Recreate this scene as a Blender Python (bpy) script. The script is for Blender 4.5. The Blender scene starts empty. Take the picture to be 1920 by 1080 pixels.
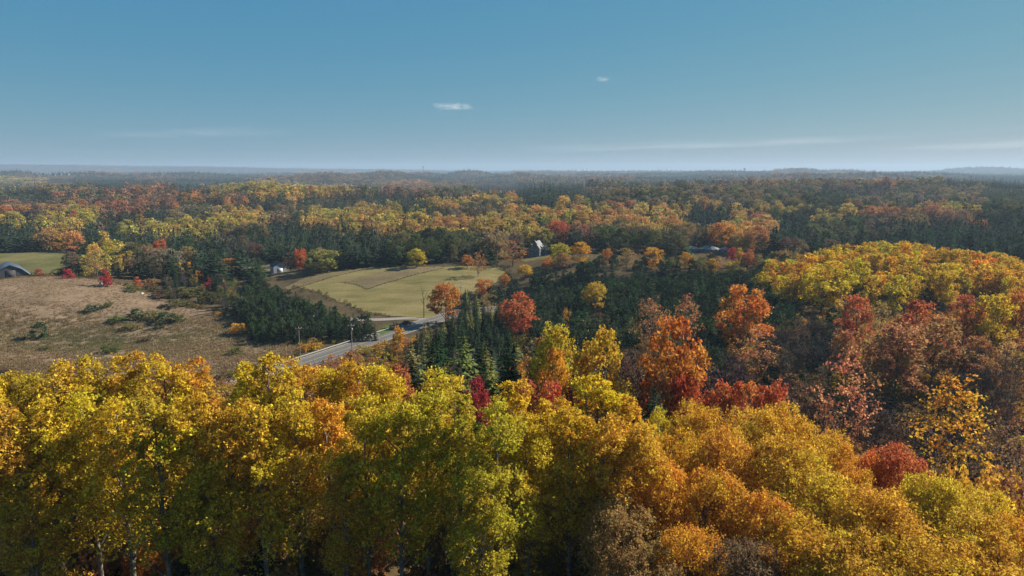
import bpy, math, random
import numpy as np

SC = bpy.context.scene
COL = SC.collection
RAD = math.radians

# ------------------------------------------------------------------ camera, sky, sun, exposure
CAM_Z = 65.0
FPX = 1280.0                       # focal length in pixels of the 1920 px wide photograph
PITCH = math.atan(220.0 / FPX)
cam_data = bpy.data.cameras.new('camera')
cam_data.sensor_width = 36.0
cam_data.lens = 24.0
cam_data.clip_start = 0.5
cam_data.clip_end = 60000.0
cam = bpy.data.objects.new('camera', cam_data)
cam.location = (0, 0, CAM_Z)
cam.rotation_euler = (math.pi / 2 - PITCH, 0, 0)
COL.objects.link(cam)
SC.camera = cam

SUN_AZ = RAD(67)                   # to the right of the view direction (+Y)
SUN_EL = RAD(35)
world = bpy.data.worlds.new('World')
SC.world = world
world.use_nodes = True
wn = world.node_tree
wbg = wn.nodes['Background']
sky = wn.nodes.new('ShaderNodeTexSky')
sky.sky_type = 'NISHITA'
sky.sun_disc = False
sky.sun_elevation = SUN_EL
sky.sun_rotation = SUN_AZ
sky.altitude = 250
sky.air_density = 1.0
sky.dust_density = 0.2
sky.ozone_density = 3.0
wbg.inputs['Strength'].default_value = 0.10
# film-like response of each channel of the sky, the same over the whole dome
EXPOSURE = 1.05
_sep = wn.nodes.new('ShaderNodeSeparateColor'); _com = wn.nodes.new('ShaderNodeCombineColor')
wn.links.new(sky.outputs['Color'], _sep.inputs['Color'])
for _i, (_g, _a) in enumerate(((0.994, 0.0386), (0.436, 0.1589), (0.105, 0.3873))):
    _p = wn.nodes.new('ShaderNodeMath'); _p.operation = 'POWER'; _p.inputs[1].default_value = _g
    _m = wn.nodes.new('ShaderNodeMath'); _m.operation = 'MULTIPLY'; _m.inputs[1].default_value = _a * 10 / 2 ** EXPOSURE * (1.02, 1.01, 0.96)[_i]
    wn.links.new(_sep.outputs[_i], _p.inputs[0]); wn.links.new(_p.outputs[0], _m.inputs[0]); wn.links.new(_m.outputs[0], _com.inputs[_i])
wn.links.new(_com.outputs['Color'], wbg.inputs['Color'])

sun_data = bpy.data.lights.new('sun', 'SUN')
sun_data.energy = 5.0
sun_data.angle = RAD(0.53)
sun_data.color = (1.0, 0.90, 0.74)
sun = bpy.data.objects.new('sun', sun_data)
sd = (math.sin(SUN_AZ) * math.cos(SUN_EL), math.cos(SUN_AZ) * math.cos(SUN_EL), math.sin(SUN_EL))
from mathutils import Vector
sun.rotation_euler = Vector(sd).to_track_quat('Z', 'Y').to_euler()
sun.location = (0, 0, 300)
COL.objects.link(sun)

SC.view_settings.view_transform = 'Standard'
SC.view_settings.look = 'None'
SC.view_settings.exposure = EXPOSURE
SC.view_settings.gamma = 1.0
cy = SC.cycles
cy.max_bounces = 6
cy.diffuse_bounces = 4
cy.glossy_bounces = 1
cy.transmission_bounces = 3
cy.transparent_max_bounces = 4
cy.volume_bounces = 0
cy.use_denoising = True
cy.caustics_reflective = False
cy.caustics_refractive = False

rng = np.random.default_rng(11)
random.seed(5)

# ------------------------------------------------------------------ helpers
def sst(t):
    t = np.clip(t, 0.0, 1.0)
    return t * t * (3 - 2 * t)

def _hash(ix, iy, seed):
    h = (ix.astype(np.int64) * 374761393 + iy.astype(np.int64) * 668265263 + seed * 974711) & 0x7fffffff
    h = ((h ^ (h >> 13)) * 1274126177) & 0x7fffffff
    return ((h ^ (h >> 16)) & 0xffff) / 65535.0

def noise(x, y, seed=0):
    x = np.asarray(x, float); y = np.asarray(y, float)
    ix = np.floor(x); iy = np.floor(y)
    fx = sst(x - ix); fy = sst(y - iy)
    a = _hash(ix, iy, seed); b = _hash(ix + 1, iy, seed)
    c = _hash(ix, iy + 1, seed); d = _hash(ix + 1, iy + 1, seed)
    return (a * (1 - fx) + b * fx) * (1 - fy) + (c * (1 - fx) + d * fx) * fy

def ray_dir(px, py):
    u = (px - 960.0) / FPX; v = (py - 540.0) / FPX
    return u, math.cos(PITCH) - v * math.sin(PITCH), -math.sin(PITCH) - v * math.cos(PITCH)

def project(x, y, z):
    dz = np.asarray(z) - CAM_Z
    c, s = math.cos(PITCH), math.sin(PITCH)
    depth = y * c - dz * s
    up = y * s + dz * c
    depth = np.maximum(depth, 1e-3)
    return 960 + FPX * x / depth, 540 - FPX * up / depth, depth

# road centre line (world metres)
ROAD = np.array([(-150, 78), (-122, 128), (-98, 172), (-67, 229.), (-36, 287.), (-22, 306), (4, 320), (45, 328), (110, 334)], float)
SIDE = np.array([(-33, 293), (-46, 293.5), (-60, 291), (-76, 293), (-100, 303), (-128, 335)], float)
ROAD_Z = 1.0

def dist_line(x, y, line):
    best = np.full(np.shape(x), 1e9)
    for (ax, ay), (bx, by) in zip(line[:-1], line[1:]):
        dx, dy = bx - ax, by - ay
        t = np.clip(((x - ax) * dx + (y - ay) * dy) / (dx * dx + dy * dy), 0, 1)
        best = np.minimum(best, np.hypot(x - ax - t * dx, y - ay - t * dy))
    return best

def gau(x, y, cx, cy_, sx, sy):
    return np.exp(-((x - cx) / sx) ** 2 - ((y - cy_) / sy) ** 2)

# far crests: (pixel x, pixel y of the wooded skyline, distance, half width px)
CRESTS = [(610, 322, 3300, 100), (720, 319, 3600, 90), (880, 318, 4200, 55), (800, 321, 4300, 50), (1050, 333, 2900, 100), (960, 326, 3500, 70),
          (1210, 322, 4300, 80), (1370, 318, 4600, 70), (1490, 314, 5200, 50), (1575, 316, 5600, 60), (1650, 319, 2600, 90), (1120, 322, 4800, 60),
          (1560, 327, 2500, 80), (1860, 311, 7000, 110), (1770, 320, 3400, 100), (130, 320, 3600, 100), (330, 322, 4000, 90), (230, 325, 3800, 60),
          (20, 319, 3500, 70), (200, 339, 1950, 150), (1000, 320, 6500, 120), (1280, 319, 7000, 110), (1830, 338, 1600, 130), (460, 325, 4200, 80), (1440, 330, 2300, 90)]

def terrain_base(x, y):
    x = np.asarray(x, float); y = np.asarray(y, float)
    yb = 105 - 0.75 * np.clip(x - 5, 0, 80)
    h = 25 * sst((yb + 90 - y) / 90)
    h = h + 9 * sst((x + 10) / 60) * sst((y - 120) / 60)
    h = h + 7.0 * gau(x, y, 185, 325, 95, 60)
    h = h + 9.6 * gau(x, y, -244, 335, 58, 50) + 4.0 * gau(x, y, -330, 462, 80, 40)
    h = h - 5.0 * gau(x, y, -195, 272, 100, 34)
    h = h + 8.6 * gau(x, y, -38, 402, 85, 66)
    h = h + 3.0 * sst((y - 330) / 120)
    roll = 17 * sst((y - 520) / 520) + 9 * gau(x, y, -370, 1020, 150, 140) - 32 * sst((y - 1150) / 600)
    h = h + roll
    m = sst((y - 430) / 200)
    h = h + m * (17 * noise(x / 260 + 3.1, y / 150 + 7.7, 1) + 7 * noise(x / 110, y / 70, 2) - 12)
    f = sst((y - 1900) / 900)
    h = h + f * (6 + 34 * noise(x / 1000 + 5, y / 520, 3) + 10 * noise(x / 300, y / 220, 4) - 4)
    ff = sst((y - 4500) / 2500)
    h = h + ff * 12
    # distant escarpment on the left
    e = sst((y - 8800) / 900)
    esc = np.interp(x / np.maximum(y, 1), [-1.0, -0.72, -0.64, -0.6, -0.45, -0.2, 0.1, 0.3], [112, 116, 112, 100, 80, 42, 8, 0])
    h = h + e * esc * (0.93 + 0.10 * noise(x / 1500, y / 4000, 9))
    h = h + 0.5 * noise(x / 14, y / 14, 6) + 0.9 * noise(x / 37, y / 37, 8)
    return h

_CR = []
for (cpx, cpy, cd, cw) in CRESTS:
    u, dy, dz = ray_dir(cpx, cpy)
    x0 = u * cd / dy
    zt = CAM_Z + cd * dz / dy - 15
    _CR.append((x0, cd, cw * cd / FPX, 0.085 * cd + 60, float(zt - terrain_base(x0, float(cd)))))

def terrain(x, y):
    x = np.asarray(x, float); y = np.asarray(y, float)
    h = terrain_base(x, y)
    if np.any(y > 1200):
        up = np.zeros(np.shape(h))
        for (x0, y0, sx, sy, a) in _CR:
            up = np.maximum(up, a * gau(x, y, x0, y0, sx, sy))
        h = h + up * (0.9 + 0.2 * noise(x / 260, y / 400, 77))
    w = 1 - sst((dist_line(x, y, ROAD) - 9) / 16)
    h = h * (1 - w) + (ROAD_Z - 0.06) * w
    w = 1 - sst((dist_line(x, y, SIDE) - 4) / 9)
    h = h * (1 - w) + (ROAD_Z - 0.06) * w
    return h

def hit(px, py, ymin=120, ymax=2500):
    """point of the ground seen at a pixel"""
    u, dy, dz = ray_dir(px, py)
    ys = np.arange(ymin, ymax, 0.5)
    xs = u * ys / dy
    zs = CAM_Z + ys * dz / dy
    below = np.nonzero(zs < terrain(xs, ys))[0]
    i = below[0] if len(below) else len(ys) - 1
    return xs[i], ys[i]

def top_at(px, py, H, ymin=34, ymax=1600):
    """base of a tree of height H whose top is seen at a pixel"""
    u, dy, dz = ray_dir(px, py)
    ys = np.arange(ymin, ymax, 0.4)
    xs = u * ys / dy
    zs = CAM_Z + ys * dz / dy
    ok = np.nonzero(zs - terrain(xs, ys) < H)[0]
    i = ok[0] if len(ok) else len(ys) - 1
    return float(xs[i]), float(ys[i])

def in_poly(x, y, poly):
    x = np.asarray(x); y = np.asarray(y)
    inside = np.zeros(x.shape, bool)
    n = len(poly)
    for i in range(n):
        x1, y1 = poly[i]; x2, y2 = poly[(i + 1) % n]
        if y1 == y2:
            continue
        c = ((y1 > y) != (y2 > y)) & (x < (x2 - x1) * (y - y1) / (y2 - y1) + x1)
        inside ^= c
    return inside

def mesh_np(name, V, F, mats=(), fattr=None, fmat=None, smooth=False):
    """V (n,3), F (m,4) or (m,3)"""
    me = bpy.data.meshes.new(name)
    V = np.asarray(V, np.float32); F = np.asarray(F, np.int32)
    k = F.shape[1]
    me.vertices.add(len(V)); me.vertices.foreach_set('co', V.ravel())
    me.loops.add(F.size); me.loops.foreach_set('vertex_index', F.ravel())
    me.polygons.add(len(F))
    me.polygons.foreach_set('loop_start', np.arange(0, F.size, k, dtype=np.int32))
    me.polygons.foreach_set('loop_total', np.full(len(F), k, np.int32))
    for m in mats:
        me.materials.append(m)
    if fmat is not None:
        me.polygons.foreach_set('material_index', np.asarray(fmat, np.int32))
    if smooth:
        me.polygons.foreach_set('use_smooth', np.ones(len(F), bool))
    for an, av in (fattr or {}).items():
        a = me.attributes.new(an, 'FLOAT', 'FACE')
        a.data.foreach_set('value', np.asarray(av, np.float32))
    me.update(calc_edges=True)
    return me

def link(name, me, parent=None, loc=None):
    o = bpy.data.objects.new(name, me)
    COL.objects.link(o)
    if parent is not None:
        o.parent = parent
    if loc is not None:
        o.location = loc
    return o

def tag(o, label=None, cat=None, group=None, kind=None):
    if label: o['label'] = label
    if cat: o['category'] = cat
    if group: o['group'] = group
    if kind: o['kind'] = kind
    return o

def empty(name, loc=(0, 0, 0), rz=0.0):
    o = bpy.data.objects.new(name, None)
    o.empty_display_size = 0.5
    COL.objects.link(o)
    o.location = loc
    o.rotation_euler = (0, 0, rz)
    return o

# ------------------------------------------------------------------ materials
def nmat(name):
    m = bpy.data.materials.new(name)
    m.use_nodes = True
    nt = m.node_tree
    nt.nodes.clear()
    out = nt.nodes.new('ShaderNodeOutputMaterial')
    return m, nt, out

def plain(name, col, rough=0.8, bump=0.0, scale=8.0, vary=0.25, metallic=0.0, stretch=(1, 1, 1)):
    m, nt, out = nmat(name)
    N, L = nt.nodes, nt.links
    b = N.new('ShaderNodeBsdfPrincipled')
    b.inputs['Roughness'].default_value = rough
    b.inputs['Metallic'].default_value = metallic
    tc = N.new('ShaderNodeTexCoord'); mp = N.new('ShaderNodeMapping')
    mp.inputs['Scale'].default_value = stretch
    nz = N.new('ShaderNodeTexNoise'); nz.inputs['Scale'].default_value = scale; nz.inputs['Detail'].default_value = 5
    L.new(tc.outputs['Object'], mp.inputs['Vector']); L.new(mp.outputs['Vector'], nz.inputs['Vector'])
    mr = N.new('ShaderNodeMapRange')
    mr.inputs['To Min'].default_value = 1 - vary; mr.inputs['To Max'].default_value = 1 + vary
    mr.inputs['From Min'].default_value = 0.25; mr.inputs['From Max'].default_value = 0.75
    L.new(nz.outputs['Fac'], mr.inputs['Value'])
    mx = N.new('ShaderNodeVectorMath'); mx.operation = 'SCALE'
    mx.inputs[0].default_value = col[:3]
    L.new(mr.outputs['Result'], mx.inputs['Scale'])
    L.new(mx.outputs['Vector'], b.inputs['Base Color'])
    if bump:
        bp = N.new('ShaderNodeBump'); bp.inputs['Strength'].default_value = bump; bp.inputs['Distance'].default_value = 0.05
        L.new(nz.outputs['Fac'], bp.inputs['Height']); L.new(bp.outputs['Normal'], b.inputs['Normal'])
    L.new(b.outputs['BSDF'], out.inputs['Surface'])
    return m

def leaf_material(name, hue_lobe, hue_leaf, val_spread, trans):
    m, nt, out = nmat(name)
    N, L = nt.nodes, nt.links
    at = N.new('ShaderNodeAttribute'); at.attribute_type = 'INSTANCER'; at.attribute_name = 'tint'
    lv = N.new('ShaderNodeAttribute'); lv.attribute_type = 'GEOMETRY'; lv.attribute_name = 'leafvar'
    lb = N.new('ShaderNodeAttribute'); lb.attribute_type = 'GEOMETRY'; lb.attribute_name = 'lobevar'
    def lin(src, k, c):
        n = N.new('ShaderNodeMath'); n.operation = 'MULTIPLY_ADD'
        L.new(src, n.inputs[0]); n.inputs[1].default_value = k; n.inputs[2].default_value = c
        return n.outputs[0]
    h1 = lin(lb.outputs['Fac'], hue_lobe, 0.5 - hue_lobe * 0.5)
    h2 = lin(lv.outputs['Fac'], hue_leaf, -hue_leaf / 2)
    hs = N.new('ShaderNodeMath'); hs.operation = 'ADD'; L.new(h1, hs.inputs[0]); L.new(h2, hs.inputs[1])
    val = lin(lv.outputs['Fac'], val_spread, 1 - val_spread * 0.5)
    hsv = N.new('ShaderNodeHueSaturation')
    L.new(at.outputs['Color'], hsv.inputs['Color']); L.new(hs.outputs[0], hsv.inputs['Hue']); L.new(val, hsv.inputs['Value'])
    df = N.new('ShaderNodeBsdfDiffuse'); tr = N.new('ShaderNodeBsdfTranslucent')
    L.new(hsv.outputs['Color'], df.inputs['Color']); L.new(hsv.outputs['Color'], tr.inputs['Color'])
    mx = N.new('ShaderNodeMixShader'); mx.inputs['Fac'].default_value = trans
    L.new(df.outputs[0], mx.inputs[1]); L.new(tr.outputs[0], mx.inputs[2])
    L.new(mx.outputs[0], out.inputs['Surface'])
    return m

M_LEAF = leaf_material('autumn_leaf', 0.032, 0.035, 0.9, 0.46)
M_LEAF_FAR = leaf_material('distant_autumn_leaf', 0.03, 0.035, 0.9, 0.26)
M_LEAF_MID = leaf_material('middle_autumn_leaf', 0.035, 0.035, 0.9, 0.38)
M_NEEDLE = leaf_material('needles', 0.03, 0.04, 0.8, 0.12)
M_TWIG = leaf_material('bare_twigs', 0.01, 0.02, 0.6, 0.0)
M_BARK = plain('grey_bark', (0.10, 0.085, 0.07), 0.9, 0.4, 3.0, 0.5, stretch=(1, 1, 0.25))
M_BARKL = plain('pale_aspen_bark', (0.15, 0.13, 0.10), 0.85, 0.3, 2.2, 0.55, stretch=(0.6, 0.6, 2.0))

def ground_material(name, cols, scale, detail=8, bump=0.6, stretch=(1, 1, 1), rot=0.0, stripe=None):
    """cols: list of (pos, colour) for a ramp over layered noise"""
    m, nt, out = nmat(name)
    N, L = nt.nodes, nt.links
    tc = N.new('ShaderNodeTexCoord'); mp = N.new('ShaderNodeMapping')
    mp.inputs['Scale'].default_value = stretch; mp.inputs['Rotation'].default_value = (0, 0, rot)
    L.new(tc.outputs['Object'], mp.inputs['Vector'])
    n1 = N.new('ShaderNodeTexNoise'); n1.inputs['Scale'].default_value = scale; n1.inputs['Detail'].default_value = detail
    n1.inputs['Roughness'].default_value = 0.62
    n2 = N.new('ShaderNodeTexNoise'); n2.inputs['Scale'].default_value = scale * 14; n2.inputs['Detail'].default_value = 4
    L.new(mp.outputs['Vector'], n1.inputs['Vector']); L.new(tc.outputs['Object'], n2.inputs['Vector'])
    mix = N.new('ShaderNodeMath'); mix.operation = 'MULTIPLY_ADD'
    L.new(n2.outputs['Fac'], mix.inputs[0]); mix.inputs[1].default_value = 0.42
    sub = N.new('ShaderNodeMath'); sub.operation = 'SUBTRACT'; L.new(n1.outputs['Fac'], sub.inputs[0]); sub.inputs[1].default_value = 0.21
    L.new(sub.outputs[0], mix.inputs[2])
    fac = mix.outputs[0]
    if stripe:
        wv = N.new('ShaderNodeTexWave'); wv.inputs['Scale'].default_value = stripe[0]; wv.inputs['Distortion'].default_value = 6.0
        wv.inputs['Detail'].default_value = 2.0; wv.inputs['Detail Scale'].default_value = 0.25
        mp2 = N.new('ShaderNodeMapping'); mp2.inputs['Rotation'].default_value = (0, 0, stripe[1])
        L.new(tc.outputs['Object'], mp2.inputs['Vector']); L.new(mp2.outputs['Vector'], wv.inputs['Vector'])
        ad = N.new('ShaderNodeMath'); ad.operation = 'MULTIPLY_ADD'
        L.new(wv.outputs['Fac'], ad.inputs[0]); ad.inputs[1].default_value = stripe[2]; L.new(fac, ad.inputs[2])
        fac = ad.outputs[0]
    rp = N.new('ShaderNodeValToRGB')
    els = rp.color_ramp.elements
    while len(els) < len(cols): els.new(0.5)
    for e, (p, c) in zip(els, cols):
        e.position = p; e.color = (*c, 1)
    L.new(fac, rp.inputs['Fac'])
    b = N.new('ShaderNodeBsdfDiffuse')
    L.new(rp.outputs['Color'], b.inputs['Color'])
    bp = N.new('ShaderNodeBump'); bp.inputs['Strength'].default_value = bump; bp.inputs['Distance'].default_value = 0.6
    L.new(fac, bp.inputs['Height']); L.new(bp.outputs['Normal'], b.inputs['Normal'])
    L.new(b.outputs['BSDF'], out.inputs['Surface'])
    return m

M_FLOOR = ground_material('forest_floor', [(0.25, (0.035, 0.03, 0.02)), (0.5, (0.07, 0.055, 0.032)), (0.75, (0.11, 0.08, 0.04))], 0.06)
M_MEADOW = ground_material('dry_meadow', [(0.24, (0.075, 0.06, 0.03)), (0.40, (0.145, 0.105, 0.066)), (0.52, (0.185, 0.132, 0.086)), (0.66, (0.225, 0.16, 0.105)), (0.8, (0.26, 0.19, 0.125))], 0.03, 12, 0.9, (1, 2.2, 1))
M_HAY = ground_material('mown_hay', [(0.30, (0.085, 0.078, 0.03)), (0.45, (0.13, 0.115, 0.046)), (0.6, (0.17, 0.142, 0.062)), (0.75, (0.205, 0.168, 0.082))], 0.09, 9, 0.8, (0.5, 1.6, 1), 0.3, (0.30, 1.25, 0.13))
M_STUB = ground_material('brown_stubble', [(0.25, (0.085, 0.068, 0.037)), (0.5, (0.13, 0.103, 0.057)), (0.75, (0.175, 0.138, 0.08))], 0.05, 8, 0.5, (1, 1, 1), 0, (0.3, 0.6, 0.08))
M_GREEN = ground_material('green_pasture', [(0.25, (0.06, 0.062, 0.024)), (0.5, (0.105, 0.10, 0.04)), (0.75, (0.16, 0.14, 0.065))], 0.05, 8, 0.5)
M_VERGE = ground_material('mown_verge', [(0.25, (0.045, 0.075, 0.02)), (0.6, (0.075, 0.12, 0.03)), (0.8, (0.11, 0.14, 0.045))], 0.2, 6, 0.3)

# ------------------------------------------------------------------ ground sheet
def build_ground():
    ys = np.concatenate([np.arange(-420, 0, 20), np.arange(0, 620, 3.0), 620 * (13300 / 620) ** (np.linspace(0, 1, 190))])
    s = np.linspace(-1, 1, 300)
    X = s[None, :] * (230 + 0.98 * np.maximum(ys, 0) + 0.5 * np.maximum(-ys, 0))[:, None]
    Y = np.repeat(ys[:, None], len(s), 1)
    Z = terrain(X, Y)
    V = np.stack([X, Y, Z], -1).reshape(-1, 3)
    n, m = len(ys), len(s)
    i = np.arange(n - 1)[:, None] * m + np.arange(m - 1)[None, :]
    F = np.stack([i, i + 1, i + m + 1, i + m], -1).reshape(-1, 4)
    o = link('ground', mesh_np('ground', V, F, [M_FLOOR], smooth=True))
    tag(o, 'leaf-strewn forest floor under the trees, rolling to the horizon', 'ground', kind='structure')
build_ground()

def poly_world(pts, ymin=150):
    return [hit(px, py, ymin) for px, py in pts]

def patch(name, poly, mat, lift, step=1.3, label=None, cat='field', edge=0.8):
    P = np.array(poly)
    gx = np.arange(P[:, 0].min() - 2, P[:, 0].max() + 2, step); gy = np.arange(P[:, 1].min() - 2, P[:, 1].max() + 2, step)
    X, Y = np.meshgrid(gx, gy)
    ok = in_poly(X + edge * 3 * (noise(X / 5, Y / 5, 31) - .5), Y + edge * 3 * (noise(X / 5, Y / 5, 32) - .5), poly)
    cell = ok[:-1, :-1] & ok[1:, :-1] & ok[:-1, 1:] & ok[1:, 1:]
    Z = terrain(X, Y) + lift
    V = np.stack([X, Y, Z], -1).reshape(-1, 3)
    m = X.shape[1]
    r, c = np.nonzero(cell)
    i = r * m + c
    F = np.stack([i, i + 1, i + m + 1, i + m], -1)
    used = np.unique(F)
    remap = np.zeros(len(V), np.int64); remap[used] = np.arange(len(used))
    o = link(name, mesh_np(name, V[used], remap[F], [mat], smooth=True))
    tag(o, label, cat, kind='structure')
    return o

MEADOW_W = [(-420, 150), (-420, 330), (-345, 352), (-290, 362), (-240, 368), (-205, 352), (-168, 330), (-140, 312), (-118, 292), (-104, 272), (-72, 246), (-86, 212), (-118, 158), (-150, 112), (-260, 110)]
HAY_W = poly_world([(548, 536), (600, 514), (690, 502), (760, 500), (835, 500.5), (905, 499), (940, 500.5), (952, 512), (930, 530), (890, 548), (850, 570), (812, 598), (760, 596), (716, 592), (680, 585), (640, 570), (590, 548)], 240)
STUB1_W = poly_world([(640, 530), (665, 534), (690, 543), (722, 532), (760, 521), (800, 510.5), (834, 503), (805, 501.5), (760, 502.5), (722, 509), (680, 519)], 240)
STUB2_W = poly_world([(530, 541), (570, 522), (640, 509), (690, 503), (665, 510), (620, 521), (566, 538), (540, 545)], 240)
GREENHILL_W = [(-420, 400), (-420, 500), (-330, 498), (-285, 470), (-262, 440), (-270, 405), (-320, 385)]
YARD_W = poly_world([(470, 492), (440, 505), (490, 520), (540, 519), (600, 509), (580, 502), (545, 500), (500, 488)], 300)
LAWN_W = [(6, 404), (4, 418), (24, 421), (28, 408)]
patch('meadow', MEADOW_W, M_MEADOW, 0.14, 1.6, 'brown dry-grass meadow rolling over the low hill', 'meadow')
patch('hay_field', HAY_W, M_HAY, 0.14, 1.2, 'mown yellow-green hay field on the rounded hill above the road', 'field')
patch('stubble_field', STUB1_W, M_STUB, 0.22, 0.8, 'brown wedge-shaped stubble strip in the middle of the hay field', 'field', 0.3)
patch('stubble_strip', STUB2_W, M_STUB, 0.22, 0.8, 'narrow brown stubble strip along the edge of the hay field near the shed', 'field', 0.3)
patch('pasture', GREENHILL_W, M_GREEN, 0.14, 1.6, 'green pasture rising behind the grey barn', 'field')
patch('farmyard', YARD_W, M_STUB, 0.16, 1.2, 'pale worn yard around the white shed', 'yard')
patch('lawn', LAWN_W, M_GREEN, 0.14, 1.0, 'small lawn in front of the grey stone house', 'lawn')
OPEN = [MEADOW_W, HAY_W, GREENHILL_W, YARD_W, LAWN_W]

# ------------------------------------------------------------------ tree meshes
def tube(pts, rads, sides=5):
    pts = np.asarray(pts, float); n = len(pts)
    V = []; F = []
    for i in range(n):
        d = pts[min(i + 1, n - 1)] - pts[max(i - 1, 0)]
        d = d / (np.linalg.norm(d) + 1e-9)
        a = np.cross(d, (0.3, 1, 0.1)); a /= np.linalg.norm(a) + 1e-9
        b = np.cross(d, a)
        for k in range(sides):
            t = 2 * math.pi * k / sides
            V.append(pts[i] + rads[i] * (math.cos(t) * a + math.sin(t) * b))
    for i in range(n - 1):
        for k in range(sides):
            p = i * sides + k; q = i * sides + (k + 1) % sides
            F.append((p, q, q + sides, p + sides))
    return np.array(V), np.array(F)

def merge(parts):
    Vs, Fs, off = [], [], 0
    for V, F in parts:
        Vs.append(V); Fs.append(np.asarray(F) + off); off += len(V)
    return np.concatenate(Vs), np.concatenate(Fs)

def unit(v):
    return v / (np.linalg.norm(v, axis=-1, keepdims=True) + 1e-9)

def leaves(cent, size, axis_xy, rg, out_bias=0.5, aspect=0.75):
    """rhombic leaf faces at the given centres"""
    n = len(cent)
    outw = cent.copy(); outw[:, :2] -= axis_xy; outw[:, 2] = 0.0
    nrm = unit(rg.normal(size=(n, 3)) + out_bias * (unit(outw) + np.array([0, 0, 0.7])))
    t = unit(np.cross(nrm, rg.normal(size=(n, 3))))
    b = np.cross(nrm, t)
    s = (size * (0.55 + 0.95 * rg.random(n) ** 1.6))[:, None]
    V = np.stack([cent + t * s * 0.5, cent + b * s * 0.5 * aspect, cent - t * s * 0.5, cent - b * s * 0.5 * aspect], 1).reshape(-1, 3)
    F = np.arange(4 * n).reshape(-1, 4)
    return V, F

def broadleaf(shape, Hh, R, nlobes, ncl, nlf, lsize, seed, zb=0.25, limbs=True, sides=5, lobe_r=0.34, squash=0.8, fillf=0.35, gap=0.0, spread=0.17, thin=1.0):
    """returns (trunk V,F), (crown V,F,leafvar,lobevar); real metres"""
    rg = np.random.default_rng(seed)
    lob = []
    z0 = Hh * zb
    tries = 0
    while len(lob) < nlobes and tries < 5000:
        tries += 1
        t = rg.uniform(0.04, 1) if shape != 'round' else rg.uniform(0.0, 1.0)
        if shape == 'aspen':
            pr = (math.sin(math.pi * min(1, 0.12 + t * 0.80)) ** 0.75)
        elif shape == 'round':
            pr = math.sqrt(max(0.0, 1 - (max(0, t - 0.35) / 0.66) ** 2)) * (0.72 + 0.28 * min(1, t / 0.35))
        elif shape == 'ovoid':
            pr = math.sin(math.pi * min(1, 0.16 + t * 0.82)) ** 0.6
        else:
            pr = 1.0
        a = rg.uniform(0, 2 * math.pi)
        rr = R * pr * (1 - lobe_r * 0.75) * (rg.uniform(fillf, 1) ** 0.45)
        p = np.array([rr * math.cos(a), rr * math.sin(a), z0 + t * (Hh - z0) * (1 - lobe_r * R * squash * 0.8 / (Hh - z0))])
        if all(np.linalg.norm((p - q[0]) * (1, 1, 0.8)) > lobe_r * R * 0.85 for q in lob) or tries > 3000:
            lob.append((p, R * lobe_r * rg.uniform(0.75, 1.3)))
    cents, lobv = [], []
    for p, r in lob:
        if gap and rg.random() < gap:
            continue
        d = unit(rg.normal(size=(ncl, 3)) + np.array([0, 0, 0.35]))
        rad = r * rg.uniform(0.45, 1.0, ncl)[:, None] ** 0.6
        cc = p + d * rad * np.array([1, 1, squash])
        tz = (p[2] - z0) / max(0.1, Hh - z0)
        k = rg.poisson(nlf * (thin + (1 - thin) * min(1.0, tz * 1.25)), ncl)
        idx = np.repeat(np.arange(ncl), k)
        c = cc[idx] + rg.normal(size=(len(idx), 3)) * (r * spread)
        cents.append(c)
        lobv.append(np.clip(np.full(len(idx), rg.uniform(0, 1)) + (rg.uniform(-0.3, 0.3, ncl))[idx], 0, 1))
    C = np.concatenate(cents); LV = np.concatenate(lobv)
    keep = C[:, 2] > Hh * 0.06
    C, LV = C[keep], LV[keep]
    cv, cf = leaves(C, lsize, np.zeros(2), rg)
    lv = rg.uniform(0, 1, len(C))
    # trunk and limbs
    tr0 = Hh * 0.011 + 0.03
    lean = rg.normal(size=2) * 0.02 * Hh
    zs = np.linspace(-0.6, Hh * 0.93, 7)
    tp = np.array([[lean[0] * (z / Hh) ** 2 + rg.normal() * 0.06, lean[1] * (z / Hh) ** 2 + rg.normal() * 0.06, z] for z in zs])
    parts = [tube(tp, np.linspace(tr0, tr0 * 0.15, 7), sides + 1)]
    if limbs:
        for p, r in lob:
            zz = max(z0 * 0.75, p[2] - np.linalg.norm(p[:2]) * rg.uniform(0.7, 1.3) - 0.5)
            zz = min(zz, p[2] - 0.2)
            st = np.array([np.interp(zz, zs, tp[:, 0]), np.interp(zz, zs, tp[:, 1]), zz])
            md = (st + p) / 2 + np.array([0, 0, 0.12 * np.linalg.norm(p - st)])
            r0 = tr0 * 0.42 * (1 - 0.5 * zz / Hh)
            parts.append(tube([st, md, p + (p - md) * 0.4], [r0, r0 * 0.65, r0 * 0.2], max(3, sides - 1)))
    return merge(parts), (cv, cf, lv, LV)

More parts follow.
